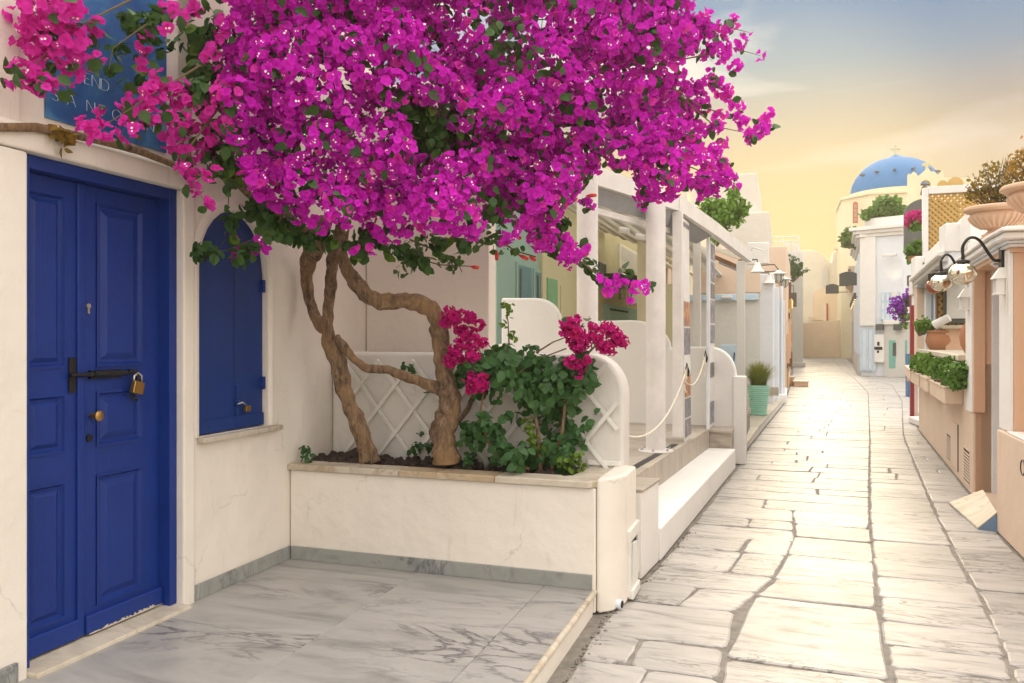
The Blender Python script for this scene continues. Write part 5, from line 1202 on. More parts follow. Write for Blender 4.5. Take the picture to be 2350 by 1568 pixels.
U1 = ons(2292, 555, 6.4); U1 = (4.93, 5.57, 2.493); U2 = (5.03, 4.62, 2.493)
urn(U1[0], U1[1], 2.493, .86, 'farther sandstone urn planted with a dry shrub on the white cornice'); urn(U2[0], U2[1], 2.493, .92, 'nearer sandstone urn cut off by the picture edge')
# globe lamps
M_globe = bpy.data.materials.new('mirror_globe'); M_globe.use_nodes = True; b_ = M_globe.node_tree.nodes['Principled BSDF']; b_.inputs['Base Color'].default_value = (.72, .66, .52, 1); b_.inputs['Metallic'].default_value = 1.0; b_.inputs['Roughness'].default_value = .06
def globe(u, v, s, r, plate, label):
    q = ons(u, v, s); o = thing('globe_lamp', label, 'lamp', (q[0], q[1], q[2]-r), 'mirrored globe lamps on black arms')
    obj('globe', MB().lathe(q, [(r*math.sin(math.pi*i/20), -.88*r*math.cos(math.pi*i/20)) for i in range(21)], 32), M_globe, o, smooth=True)
    obj('collar', MB().lathe((q[0], q[1], q[2]+.84*r), [(0, .0), (r*.5, 0), (r*.45, .02), (.014, .03), (.014, .06)], 18), M_black, o, smooth=40)
    pp = Vector(plate); top = Vector((q[0], q[1], q[2]+.84*r+.05)); pts = []
    d = pp-top; h = .13
    ctrl = [top, top+Vector((0, 0, h*.7)), top+d*.18+Vector((0, 0, h*1.25)), top+d*.42+Vector((0, 0, h*1.15-.0)), top+d*.68+Vector((0, 0, h*.35+d.z*.2)), pp+Vector((-.05, 0, -.0)), pp]
    P = []
    for i in range(len(ctrl)-1):
        p0, p1, p2, p3 = ctrl[max(i-1, 0)], ctrl[i], ctrl[i+1], ctrl[min(i+2, len(ctrl)-1)]
        for k in range(5):
            x = k/5; P.append(.5*((2*p1)+(p2-p0)*x+(2*p0-5*p1+4*p2-p3)*x*x+(3*p1-p0-3*p2+p3)*x**3))
    P.append(pp); obj('arm', MB().tube(P, .0125, 8), M_black, o, smooth=True)
    obj('wall_plate', MB().box(pp.x-.012, pp.x+.01, pp.y-.05, pp.y+.05, pp.z-.10, pp.z+.13), M_black, o, bevel=.004)
globe(2210, 628, 4.85, .105, (t1-.04, 4.93, 2.26), 'nearer and larger mirrored globe lamp on a curved black arm'); globe(2160, 649, 6.6, .103, (t2-.085, 6.75, 2.27), 'smaller and farther mirrored globe lamp on a curved black arm')
q = ons(2143, 658, 9.5); og = thing('copper_globe', 'small copper coloured globe lamp behind the farther mirrored globe', 'lamp', (q[0], q[1], q[2]-.1))
obj('globe', MB().lathe(q, [(.10*math.sin(math.pi*i/14), -.1*math.cos(math.pi*i/14)) for i in range(15)], 20), flat('copper_glass', (.35, .10, .05), .15, .6), og, smooth=True); obj('cap', MB().lathe((q[0], q[1], q[2]+.085), [(.07, 0), (.07, .09), (.0, .1)], 14), M_black, og)
# white wall lanterns shaped like little houses
def lantern(t, s, z, sc, label):
    o = thing('house_lantern', label, 'lantern', (t, s, z), 'white house shaped lanterns on the pilaster strips')
    w, d, h = .10*sc, .12*sc, .16*sc
    obj('back', MB().box(t-.0, t-.012, s-d/2, s+d/2, z, z+h*1.2), M_wwood, o)
    for sy in (-1, 1): obj('side', MB().box(t-w, t-.012, s+sy*d/2-.008, s+sy*d/2+.008, z, z+h), M_wwood, o)
    obj('bottom', MB().box(t-w-.01, t, s-d/2-.012, s+d/2+.012, z-.014, z), M_wwood, o)
    for k in (-.5, 0, .5): obj('front_bar', MB().box(t-w-.004, t-w+.006, s+k*d*.9-.012, s+k*d*.9+.012, z, z+h), M_wwood, o)
    obj('shade_inside', MB().box(t-w+.012, t-.014, s-d/2+.012, s+d/2-.012, z, z+h*.95), M_greycan, o)
    a = Vector((t-w-.025, s-d/2-.02, z+h)); apx = (t-w*.45, s, z+h*1.75)
    P = [(t-w-.025, s-d/2-.022, z+h), (t+.0, s-d/2-.022, z+h), (t+.0, s+d/2+.022, z+h), (t-w-.025, s+d/2+.022, z+h), (t-w*.6, s-.02, z+h*1.8), (t-.0, s-.02, z+h*1.8), (t-.0, s+.02, z+h*1.8), (t-w*.6, s+.02, z+h*1.8)]
    obj('roof', MB().add(P, [(0, 3, 2, 1), (4, 5, 6, 7), (0, 1, 5, 4), (1, 2, 6, 5), (2, 3, 7, 6), (3, 0, 4, 7)]), M_wwood, o)
lantern(t1-.03, 4.86, 1.985, .72, 'nearer white house shaped lantern, cord running up beside it'); lantern(t2-.062, 6.72, 1.92, .72, 'farther white house shaped lantern on the second strip')
obj('lamp_cord', MB().tube([(t1-.035, 4.80, 2.30), (t1-.034, 4.80, 2.15), (t1-.034, 4.78, 1.8)], .005, 6), M_rope, rb)
ct = thing('hanging_card', 'small white square card hung under the cornice beside the near lamp arm', 'card', ons(2282, 612, 5.2))
q = ons(2286, 606, 5.3); obj('card', MB().across([(q[0]-.05, q[2]), (q[0], q[2]-.04), (q[0]+.05, q[2]), (q[0], q[2]+.04)], 5.3, 5.31), M_wall2, ct); obj('mark', MB().box(q[0]-.02, q[0]+.02, 5.296, 5.3, q[2]-.008, q[2]+.008), M_greycan, ct)
# blue and white wedge at the door step
A1, A2, A3, A4 = onz(2243, 1216, 0), onz(2291, 1222, 0), onz(2285, 1150, .0), onz(2195, 1175, 0)
wd = thing('door_wedge', 'white topped blue wedge ramp of stone at the terracotta doorway', 'ramp', A1)
top0 = (A2[0]-.0, A2[1]+.0, .125); e = (4.86, 6.15, .11)
P = [(A1[0], A1[1], 0), (A2[0], A2[1], 0), (4.95, 6.1, 0), (A4[0]+.0, A4[1]+.35, 0), (A2[0]-.01, A2[1]+.0, .15), (4.93, 6.1, .14)]
V_ = [P[0], P[1], P[2], P[3], P[4], P[5]]
obj('wedge', MB().add(V_, [(0, 3, 2, 1), (0, 1, 4), (3, 5, 2), (1, 2, 5, 4), (0, 4, 5, 3)]), flat('blue_concrete', (.13, .21, .32), .8), wd, bevel=.004)
up_ = .004
def lift(p, k): return (p[0], p[1], p[2]+k)
T = [lift(P[0], .003), lift(P[4], .003), lift(P[5], .003), lift(P[3], .003)]
obj('top_slab', MB().add(T+[lift(p, .018) for p in T], [(0, 3, 2, 1), (4, 5, 6, 7), (0, 1, 5, 4), (1, 2, 6, 5), (2, 3, 7, 6), (3, 0, 4, 7)]), M_coping, wd, bevel=.004)
# yellow lattice screen with a white frame on the roof terrace behind
ls = thing('lattice_screen', 'yellow brown lattice screen in a white frame on the roof terrace', 'screen', ons(2180, 600, 14.2))
pb_(2118, 2131, 431, 640, 14.2, .12, 'frame_post', M_wmetal, ls, bevel=.01); pb_(2131, 2300, 424, 441, 14.2, .1, 'top_rail', M_wmetal, ls, bevel=.01)
diag(2131, 2290, 440, 640, 14.28, .105, ls, M_lattice, .022)
# grey arched slab with carving behind bougainvillea
M_slate = plaster('weathered_slate', (.12, .12, .115), .6, .9, 1.2, (.26, .26, .22))
q0, q1 = ons(2075, 580, 22), ons(2125, 455, 22); k = 10
prof = [(q0[0], ons(2075, 582, 22)[2]), (q0[0], ons(2075, 492, 22)[2])]+[(q0[0]+(q1[0]-q0[0])*(1-math.cos(math.pi/2*i/k)), ons(2075, 492, 22)[2]+(q1[2]-ons(2075, 492, 22)[2])*math.sin(math.pi/2*i/k)) for i in range(1, k+1)]
prof += [(q1[0]+.8, prof[-1][1]-.2), (q1[0]+.8, prof[0][1])]
obj('slate_panel', MB().across(prof, 22, 22.15), M_slate, label='dark weathered grey panel with an arched top behind pink bougainvillea', cat='panel', bevel=.02)
obj('roof_wall', pbox(MB(), 2074, 2135, 582, 700, 22, .3), M_cool, label='pale wall under the dark arched panel', cat='wall')

# ------------------------------------------------------------------ vegetation
def rand_rot(n, rng, up_bias=None):
    q = rng.normal(size=(n, 4)); q /= np.linalg.norm(q, axis=1)[:, None]; w, x, y, z = q.T
    R = np.empty((n, 3, 3)); R[:, 0, 0] = 1-2*(y*y+z*z); R[:, 0, 1] = 2*(x*y-z*w); R[:, 0, 2] = 2*(x*z+y*w); R[:, 1, 0] = 2*(x*y+z*w); R[:, 1, 1] = 1-2*(x*x+z*z); R[:, 1, 2] = 2*(y*z-x*w); R[:, 2, 0] = 2*(x*z-y*w); R[:, 2, 1] = 2*(y*z+x*w); R[:, 2, 2] = 1-2*(x*x+y*y)
    return R
def frames(nrm, rng, jitter=.5, droop=0.0):
    """rotation matrices whose local z follows nrm (plus jitter); local y droops downwards"""
    n = len(nrm); z = nrm+rng.normal(size=(n, 3))*jitter; z /= np.linalg.norm(z, axis=1)[:, None]
    y = rng.normal(size=(n, 3)); y[:, 2] -= droop; y -= (y*z).sum(1)[:, None]*z; y /= np.linalg.norm(y, axis=1)[:, None]+1e-9
    x = np.cross(y, z); return np.stack([x, y, z], axis=2)
def leaf_template(fold=.25, curl=.18, w=.36):
    # a pointed leaf, unit length along +y, folded on the midrib: 2 x 4 quads
    ys = np.array([0, .22, .55, .82, 1.0]); ws = np.array([.05, .30, .36, .2, .0])*w/.36
    V = []; 
    for y, x in zip(ys, ws):
        zc = -curl*y*y; V += [(-x, y, zc+fold*x), (0, y, zc), (x, y, zc+fold*x)]
    F = []
    for i in range(4): a = i*3; F += [(a, a+1, a+4, a+3), (a+1, a+2, a+5, a+4)]
    return np.array(V), np.array(F)
def bloom_template(rng, k=3, open_=.9, wide=.52):
    # k papery bracts round a centre, each a cupped pointed petal of 2 x 3 quads, unit size ~1 across
    V = []; F = []
    for j in range(k):
        a = 2*math.pi*j/k+rng.uniform(-.25, .25); ca, sa_ = math.cos(a), math.sin(a); tl = open_+rng.uniform(-.3, .3); L_ = .56*rng.uniform(.85, 1.12); o = len(V)
        for y, w in ((0, .10), (.32, wide*.92), (.72, wide*.88), (1.0, .10)):
            for x in (-1, 0, 1):
                r = y*L_*math.cos(tl*(1-.45*y)); h = y*L_*math.sin(tl*(1-.5*y))*.9+(abs(x)*w*.34)+rng.uniform(-.03, .03)
                px = x*w*.62*(1+rng.uniform(-.15, .15)); V.append((ca*r-sa_*px, sa_*r+ca*px, h))
        for i in range(3): b = o+i*3; F += [(b, b+1, b+4, b+3), (b+1, b+2, b+5, b+4)]
    return np.array(V), np.array(F)
def scatter(tmpls, pos, R, size, rng, tint):
    """bake copies of the templates into arrays"""
    Vs = []; Fs = []; Ts = []; o = 0; pick = rng.integers(0, len(tmpls), len(pos))
    for ti, (V, F) in enumerate(tmpls):
        ix = np.where(pick == ti)[0]
        if not len(ix): continue
        W_ = np.einsum('nij,kj->nki', R[ix], V)*size[ix][:, None, None]+pos[ix][:, None, :]
        m = len(V); Vs.append(W_.reshape(-1, 3)); Fs.append((F[None]+(o+np.arange(len(ix))*m)[:, None, None]).reshape(-1, 4)); Ts.append(np.repeat(tint[ix], m)); o += m*len(ix)
    return np.concatenate(Vs), np.concatenate(Fs), np.concatenate(Ts)
LEAF_T = [leaf_template(.25, .2), leaf_template(.35, .05, .40), leaf_template(.15, .35, .33)]
BL_T = [bloom_template(np.random.default_rng(i), 3, .75+.1*(i % 4)) for i in range(8)]
def clump_pts(cl, n, rng, lo=.55, hi=1.05):
    """cl: array (t, s, z, r) of balls; n points spread over them by surface"""
    cl = np.array(cl); w = cl[:, 3]**2; w /= w.sum(); ix = rng.choice(len(cl), n, p=w); d = rng.normal(size=(n, 3)); d /= np.linalg.norm(d, axis=1)[:, None]
    rr = rng.uniform(lo**2, hi**2, n)**.5; return cl[ix, :3]+d*(rr*cl[ix, 3])[:, None], d, ix
def foliage(parent, cl, n, size, mat, rng, name='foliage', jitter=.8, droop=.8, lo=.35, hi=1.05, tm=None):
    pos, d, _ = clump_pts(cl, n, rng, lo, hi); R = frames(d, rng, jitter, droop); sz = size*rng.uniform(.6, 1.25, n)
    V, F, T = scatter(tm or LEAF_T, pos, R, sz, rng, rng.uniform(0, .4, n)); V -= np.array(BASE[root_of(parent).name])
    return link_mesh(name, bulk_mesh(name, V, F, mat, T), parent, 'stuff')
def blooms(parent, cl, n, size, mat, rng, name='blossoms', lo=.7, hi=1.1, jitter=.7):
    pos, d, _ = clump_pts(cl, n, rng, lo, hi); R = frames(d, rng, jitter); sz = size*rng.uniform(.7, 1.25, n)
    V, F, T = scatter(BL_T, pos, R, sz, rng, rng.uniform(0, .4, n)); V -= np.array(BASE[root_of(parent).name])
    return link_mesh(name, bulk_mesh(name, V, F, mat, T), parent, 'stuff')

# ---- the bougainvillea
bv = thing('bougainvillea', 'old bougainvillea with knotted trunks and a huge magenta crown over the blue door', 'vine', (.8, 2.25, .74))
def cropC(x, y): return ((640+x/2.613)/1.0894, (600+y/2.613)/1.0894)
def limb(pts, name, seed, lump=.12, n=18):
    # pts: (u, v, depth, width px) measured on the photograph; smoothed
    Q = []; R_ = []
    for i in range(len(pts)-1):
        p0, p1, p2, p3 = pts[max(i-1, 0)], pts[i], pts[i+1], pts[min(i+2, len(pts)-1)]
        for k in range(7):
            x = k/7; c = [.5*((2*b)+(c_-a)*x+(2*a-5*b+4*c_-d)*x*x+(3*b-a-3*c_+d)*x**3) for a, b, c_, d in zip(p0, p1, p2, p3)]
            Q.append(atd(c[0], c[1], c[2])); R_.append(c[3]*c[2]/FPX/2)
    c = pts[-1]; Q.append(atd(c[0], c[1], c[2])); R_.append(c[3]*c[2]/FPX/2)
    return obj(name, MB().tube(Q, R_, n, lump, seed), M_bark, bv, smooth=True)
def cc_(l): return [(*cropC(x, y), d, w/2.613/1.0894) for x, y, d, w in l]
limb(cc_([(745, 1450, 5.38, 128), (715, 1330, 5.36, 112), (655, 1180, 5.34, 104), (600, 1050, 5.33, 98), (560, 900, 5.31, 108), (520, 760, 5.30, 118), (478, 640, 5.28, 92), (468, 520, 5.26, 70), (474, 400, 5.24, 70), (490, 280, 5.2, 74), (500, 150, 5.15, 74), (520, 30, 5.05, 70), (560, -120, 4.9, 60)]), 'trunk', 1, .17)
limb(cc_([(1240, 1460, 5.15, 170), (1235, 1340, 5.15, 158), (1225, 1230, 5.15, 168), (1262, 1110, 5.14, 148), (1258, 980, 5.13, 134), (1232, 870, 5.12, 120), (1215, 740, 5.1, 116), (1205, 620, 5.08, 118), (1180, 510, 5.06, 116), (1100, 425, 5.04, 112), (980, 400, 5.02, 102), (860, 405, 5.0, 104), (740, 370, 5.0, 104), (650, 280, 5.0, 98), (590, 180, 4.98, 84), (560, 60, 4.95, 72), (590, -120, 4.8, 60)]), 'trunk', 2, .17)
limb(cc_([(520, 640, 5.27, 60), (570, 690, 5.25, 60), (625, 765, 5.23, 54), (720, 835, 5.21, 52), (850, 848, 5.2, 56), (950, 885, 5.18, 60), (1080, 925, 5.16, 70), (1215, 985, 5.14, 84)]), 'limb', 3, .17, 14)
limb(cc_([(450, 590, 5.3, 70), (395, 520, 5.36, 72), (352, 400, 5.4, 68), (330, 240, 5.4, 80), (345, 120, 5.3, 110), (390, 40, 5.2, 130), (440, -120, 5.0, 110)]), 'limb', 4, .15, 14)
limb(cc_([(1290, 1230, 5.2, 30), (1380, 1110, 5.4, 34), (1420, 1030, 5.42, 36), (1500, 1005, 5.45, 26), (1560, 1010, 5.45, 12)]), 'limb', 5, .12, 10)
def wallv(u, v): s_ = ont(u, v, .02); return s_
WV = [(-60, 290), (0, 293), (80, 292), (160, 308), (240, 326), (320, 348), (380, 372), (430, 392), (500, 398), (545, 415)]
obj('limb', MB().tube([ont(u, v, .02) for u, v in WV]+[atd(600, 462, 5.0), atd(650, 500, 5.05), atd(700, 545, 5.1)], [.017, .017, .019, .018, .020, .02, .017, .017, .02, .03, .045, .055, .06], 10, .18, 6), M_bark, bv, smooth=True)
obj('limb', MB().tube([atd(545, 415, 4.75), atd(528, 340, 4.7), atd(540, 250, 4.6), atd(560, 100, 4.5), atd(570, -80, 4.4)], [.03, .032, .032, .03, .03], 10, .12, 7), M_bark, bv, smooth=True)
rc = random.Random(21)
def dep(u): return 3.28+max(0, u)/1750*2.2
def inpoly(x, y, P):
    c = False; j = len(P)-1
    for i in range(len(P)):
        if (P[i][1] > y) != (P[j][1] > y) and x < (P[j][0]-P[i][0])*(y-P[i][1])/(P[j][1]-P[i][1])+P[i][0]: c = not c
        j = i
    return c
DENSE = [(520, -130), (535, 40), (515, 180), (520, 250), (560, 300), (585, 380), (650, 420), (700, 440), (760, 480), (820, 505), (880, 500), (980, 475), (1060, 500), (1150, 535), (1230, 530), (1290, 470), (1310, 370), (1380, 300), (1430, 360), (1500, 420), (1570, 395), (1640, 405), (1600, 340), (1560, 280), (1550, 210), (1600, 160), (1620, 90), (1560, 40), (1540, -130)]
HOLE = [(900, 215), (1060, 215), (1075, 330), (1000, 400), (920, 390)]
balls = []
tries = 0
while len(balls) < 165 and tries < 20000:
    tries += 1; u, v = rc.uniform(500, 1660), rc.uniform(-130, 560)
    if not inpoly(u, v, DENSE) or inpoly(u, v, HOLE): continue
    r = rc.uniform(34, 58)
    if any(math.hypot(u-b[0], v-b[1]) < .50*(r+b[2]) and abs(1) for b in balls): continue
    balls.append((u, v, r, dep(u)+rc.uniform(-.22, .22)))
tries = 0
back = []
while len(back) < 60 and tries < 8000:
    tries += 1; u, v = rc.uniform(500, 1600), rc.uniform(-200, 500)
    if inpoly(u, v, DENSE) and not inpoly(u, v, HOLE): back.append((u, v, rc.uniform(45, 75), dep(u)+rc.uniform(.35, .75)))
sparse = [(600, 435, 26), (640, 462, 24), (690, 490, 24), (560, 372, 26), (730, 515, 22), (585, 405, 24), (470, 250, 26), (540, 320, 24), (85, 35, 62), (150, 15, 60), (150, 90, 52), (85, 110, 50), (55, 165, 36), (100, 195, 34), (170, 160, 40), (215, 60, 20), (232, 130, 16), (330, 100, 20), (240, 270, 20), (222, 305, 28), (192, 290, 16), (300, 300, 26), (305, 250, 26), (345, 265, 30), (285, 235, 20), (350, 215, 30), (375, 190, 26), (330, 140, 14), (420, 225, 36), (405, 275, 30), (440, 290, 28), (400, 320, 30), (435, 350, 30), (480, 335, 36), (430, 390, 22), (440, 432, 18), (487, 395, 18), (472, 468, 10), (400, 25, 28), (445, 15, 26), (380, 60, 12), (480, 120, 22), (520, 215, 26), (500, 280, 22),
          (1660, 70, 22), (1700, 100, 14), (1716, 75, 8), (1740, 128, 10), (1680, 55, 16), (1650, 120, 30), (1690, 150, 16), (1610, 60, 34), (1625, 190, 30), (1665, 215, 22), (1600, 240, 28), (1690, 240, 16), (1700, 275, 18), (1640, 290, 16), (1655, 270, 14), (1725, 315, 18), (1755, 285, 20), (1765, 262, 12), (1740, 300, 20), (1660, 330, 12), (1640, 345, 22), (1655, 385, 24), (1672, 412, 22), (1692, 425, 9), (1640, 425, 26), (1610, 430, 30), (1590, 320, 26), (1620, 300, 16), (1560, 300, 30),
          (1300, 560, 24), (1265, 545, 26), (1240, 560, 20), (1330, 590, 16), (1345, 570, 10), (1300, 598, 22), (1320, 585, 18), (1480, 460, 16), (1390, 658, 10), (1375, 640, 10), (1410, 655, 15), (1400, 640, 8), (1430, 645, 14), (1460, 660, 12), (1455, 690, 8), (1478, 655, 10), (1485, 665, 6), (1395, 672, 7), (600, 545, 12), (610, 575, 10), (540, 555, 9), (548, 580, 7), (545, 600, 5), (590, 585, 8), (810, 572, 10), (850, 570, 10), (1330, 400, 22), (1345, 470, 14), (1300, 440, 26), (1360, 380, 20), (1470, 445, 14)]
sparse = [(u, v, r, dep(u)+rc.uniform(-.1, .1)) for u, v, r in sparse]
sparse = [(u, v, r, (max(d, 4.3) if 500 < u < 640 and v > 520 else d)) for u, v, r, d in sparse]
def toball(b): p = atd(b[0], b[1], b[3]); return (p[0], p[1], p[2], b[2]*b[3]/FPX)
CL_all = [toball(b) for b in balls+sparse]; CL_den = [toball(b) for b in balls]; CL_back = [toball(b) for b in back]; CL_sp = [toball(b) for b in sparse]
rngb = np.random.default_rng(5)
camloc = np.array([T0, S0, EYE])
def camfacing(pos, d, keep):
    v = camloc-pos; v /= np.linalg.norm(v, axis=1)[:, None]; return (v*d).sum(1) > keep
pa_, da_, _ = clump_pts(CL_den, 13500, rngb, .72, 1.12)
pc_, dc_ = [], []
for c in CL_sp:
    k_ = max(3, int(5.2*(c[3]/.033)**2)) if c[3] > .03 else 3
    if c[0] < .9 and c[2] > 2.5: k_ = max(4, int(k_*.9))
    for _q in range(k_):
        d_ = rngb.normal(size=3); d_ /= np.linalg.norm(d_); pc_.append(np.array(c[:3])+d_*c[3]*rngb.uniform(.3, 1.0)); dc_.append(d_)
pos1 = np.concatenate([pa_, np.array(pc_)]); d1 = np.concatenate([da_, np.array(dc_)]); nden = len(pa_); pos2, d2, _ = clump_pts(CL_back, 2200, rngb, .7, 1.1)
# thin out what would sit deep inside neighbouring clumps, and break the crown with gaps
def gaps(pos):
    x = pos*2.9; h = np.sin(x[:, 0]*1.7+1.3*np.sin(x[:, 2]*1.3))+np.sin(x[:, 2]*2.1+.8+np.sin(x[:, 0]*1.1))+.8*np.sin(x[:, 1]*1.9+x[:, 0]); return h
inside = np.zeros(len(pos1)); cb_ = np.array(CL_den)
for c in cb_: inside += np.linalg.norm(pos1-c[:3], axis=1) < .62*c[3]
keep = (inside == 0) & (gaps(pos1) < 2.0); keep[nden:] = True
pos1, d1 = pos1[keep], d1[keep]
posb = np.concatenate([pos1, pos2]); db = np.concatenate([d1, d2])
nb = len(posb); Rb = frames(db+np.array([0, -.35, -.05]), rngb, .55); szb = .053*rngb.uniform(.72, 1.3, nb)
tintb = np.clip(.2+.14*np.sin(posb[:, 0]*3+posb[:, 2]*4)+rngb.normal(0, .09, nb), 0, .55)
# project to find which of them show largest
def project(pos):
    X = OX+pos[:, 0]*CA+pos[:, 1]*SA; Y = OY-pos[:, 0]*SA+pos[:, 1]*CA; return 1175+X/Y*FPX, 775-(pos[:, 2]-EYE)/Y*FPX, Y
ub, vb_, Yb = project(posb)
infr = (ub > 10) & (ub < 2340) & (vb_ > 5) & camfacing(posb, db, .1)
order = np.argsort(np.where(infr, Yb/szb, 1e9))[:300]; mask = np.zeros(nb, bool); mask[order] = True
isp = (ub < 520) | (rngb.random(nb) < .10)
for nm, mk, mat in (('blossoms', ~mask & ~isp, M_bract), ('pink_blossoms', ~mask & isp, M_bractp)):
    V, F, T = scatter(BL_T, posb[mk], Rb[mk], szb[mk], rngb, tintb[mk]); V -= np.array(BASE[bv.name]); link_mesh(nm, bulk_mesh(nm, V, F, mat, T), bv, 'stuff')
def shared(tmpls, mat, name): return [bulk_mesh(name, V, F, mat, np.full(len(V), .1)) for V, F in tmpls]
ME_bl = shared(BL_T, M_bract, 'blossom'); ME_blp = shared(BL_T, M_bractp, 'blossom')
def place(me, name, parent, pos, R, sz):
    o = bpy.data.objects.new(name, me); C.objects.link(o); o.parent = parent; b = BASE[root_of(parent).name]
    M = Matrix(((R[0, 0]*sz, R[0, 1]*sz, R[0, 2]*sz, pos[0]-b[0]), (R[1, 0]*sz, R[1, 1]*sz, R[1, 2]*sz, pos[1]-b[1]), (R[2, 0]*sz, R[2, 1]*sz, R[2, 2]*sz, pos[2]-b[2]), (0, 0, 0, 1))); o.matrix_basis = M; return o
for k, i in enumerate(order): place((ME_blp if ub[i] < 520 else ME_bl)[k % 8], 'blossom', bv, posb[i], Rb[i], szb[i])
# little white florets at some blossom centres
fi = np.where(camfacing(posb, db, .15) & (rngb.random(nb) < .16))[0]
Vt = np.array([(-.05, -.05, .34), (.05, -.05, .36), (.05, .05, .34), (-.05, .05, .36), (.10, .02, .30), (.18, .02, .32), (.18, .1, .3), (.1, .1, .31)]); Ft = np.array([(0, 1, 2, 3), (4, 5, 6, 7)])
V, F, T = scatter([(Vt, Ft)], posb[fi], Rb[fi], szb[fi]*1.5, rngb, np.zeros(len(fi))); V -= np.array(BASE[bv.name]); link_mesh('florets', bulk_mesh('florets', V, F, M_floret, T), bv, 'stuff')
# leaves
green = [(455, 90, 40), (470, 160, 36), (500, 70, 36), (465, 215, 32), (490, 300, 30), (515, 345, 36), (545, 380, 34), (500, 380, 22), (330, 60, 26), (300, 45, 22), (375, 110, 22), (270, 110, 18), (260, 150, 14), (330, 170, 16), (300, 190, 14), (360, 45, 24), (280, 30, 16), (245, 20, 16), (940, 250, 58), (1000, 300, 60), (960, 350, 50), (1045, 270, 46), (1060, 350, 36), (920, 300, 40), (620, 490, 26), (660, 520, 32), (710, 545, 32), (760, 550, 24), (590, 470, 20), (620, 530, 26), (570, 480, 14), (820, 560, 28), (850, 545, 26), (900, 565, 26), (940, 580, 26), (970, 600, 18), (1010, 560, 18), (1060, 555, 20), (470, 570, 20), (490, 580, 16), (455, 580, 12), (530, 505, 12), (528, 540, 12), (520, 445, 9), (522, 475, 9), (518, 420, 8), (550, 590, 16), (575, 570, 16), (600, 510, 18), (1280, 560, 26), (1330, 570, 16), (1270, 520, 26), (1290, 500, 20), (1365, 620, 16), (1350, 605, 14), (1380, 640, 10), (1435, 620, 7), (1490, 660, 6),
         (1320, 235, 34), (1340, 265, 28), (1370, 310, 28), (1310, 205, 26), (1420, 320, 20), (1300, 170, 22), (1350, 405, 13), (1375, 330, 24), (25, 235, 22), (10, 240, 16), (45, 225, 10), (1490, 190, 14), (1120, 75, 26), (1570, 100, 14)]
greenb = [toball((u, v, r, (dep(u)+rc.uniform(-.05, .35)) if v < 480 else max(dep(u), 3.9)+.25)) for u, v, r in green]
lp1, ld1, _ = clump_pts(greenb, 2300, rngb, .1, 1.05); lp2, ld2, _ = clump_pts(CL_den+CL_back, 4200, rngb, .4, 1.12); lp3, ld3, _ = clump_pts(CL_sp, 260, rngb, .6, 1.3)
posl = np.concatenate([lp1, lp2, lp3]); dl = np.concatenate([ld1, ld2, ld3]); nl = len(posl)
# the wall side: nothing grows into the masonry
okw = (posl[:, 0] > .02) | (posl[:, 1] > 3.4); posl, dl = posl[okw], dl[okw]; nl = len(posl)
Rl = frames(dl+np.array([.2, -.5, .3]), rngb, .6, 1.1); szl = .062*rngb.uniform(.6, 1.35, nl); tl = np.clip(rngb.normal(.16, .12, nl), 0, .5)
ul, vl, Yl = project(posl); infr = (ul > 10) & (vl > 5) & camfacing(posl, dl, .2) & (np.arange(nl) < len(lp1))
ol = np.argsort(np.where(infr, Yl/szl, 1e9))[:300]; mk = np.ones(nl, bool); mk[ol] = False
V, F, T = scatter(LEAF_T, posl[mk], Rl[mk], szl[mk], rngb, tl[mk]); V -= np.array(BASE[bv.name]); link_mesh('leaves', bulk_mesh('leaves', V, F, M_leaf, T), bv, 'stuff')
ME_lf = shared(LEAF_T, M_leaf, 'leaf'); ME_yl = shared(LEAF_T, M_leafy, 'leaf')
for k, i in enumerate(ol): place((ME_yl if rc.random() < .12 else ME_lf)[k % 3], 'leaf', bv, posl[i], Rl[i], szl[i])
# thin twigs carrying the sprays
tw_ = MB()
def spray(pts, r0=.006, off=0): 
    P = [atd(u, v, dep(u)+off) for u, v in pts]; tw_.tube(P, [r0*(1-.7*i/(len(P)-1)) for i in range(len(P))], 5)
spray([(1250, 500), (1320, 590), (1375, 635), (1430, 655), (1490, 662)]); spray([(1500, 150), (1600, 130), (1680, 110), (1745, 128)]); spray([(1480, 160), (1600, 240), (1690, 275), (1760, 275)]); spray([(1500, 60), (1600, 45), (1680, 65), (1720, 75)]); spray([(1500, 350), (1600, 390), (1695, 425)]); spray([(1560, 220), (1640, 290), (1735, 310)])
spray([(420, 20), (330, 60), (260, 110), (250, 160)], .005); spray([(460, 150), (380, 200), (300, 250), (220, 300)]); spray([(500, 250), (440, 330), (430, 400), (472, 465)]); spray([(300, 0), (180, 60), (110, 120), (60, 165)]); spray([(640, 500), (580, 550), (520, 575), (455, 580)], .005, .3); spray([(520, 400), (525, 460), (520, 500), (530, 545)], .004, .3)
for i in range(60):
    b = balls[rc.randrange(len(balls))]; a = rc.uniform(0, 6.28); l = rc.uniform(60, 150); spray([(b[0], b[1]), (b[0]+l*.5*math.cos(a), b[1]+l*.5*math.sin(a)), (b[0]+l*math.cos(a), b[1]+l*math.sin(a)+25)], .004, .15)
obj('twigs', tw_, M_twig, bv, kind='stuff')
# dry leaves caught on the ledge vine
dr_b = [(*ont(150, 310, .04), .03), (*ont(135, 295, .04), .025), (*ont(150, 340, .04), .012)]
foliage(bv, dr_b, 40, .05, M_dry, rngb, 'dry_leaves')
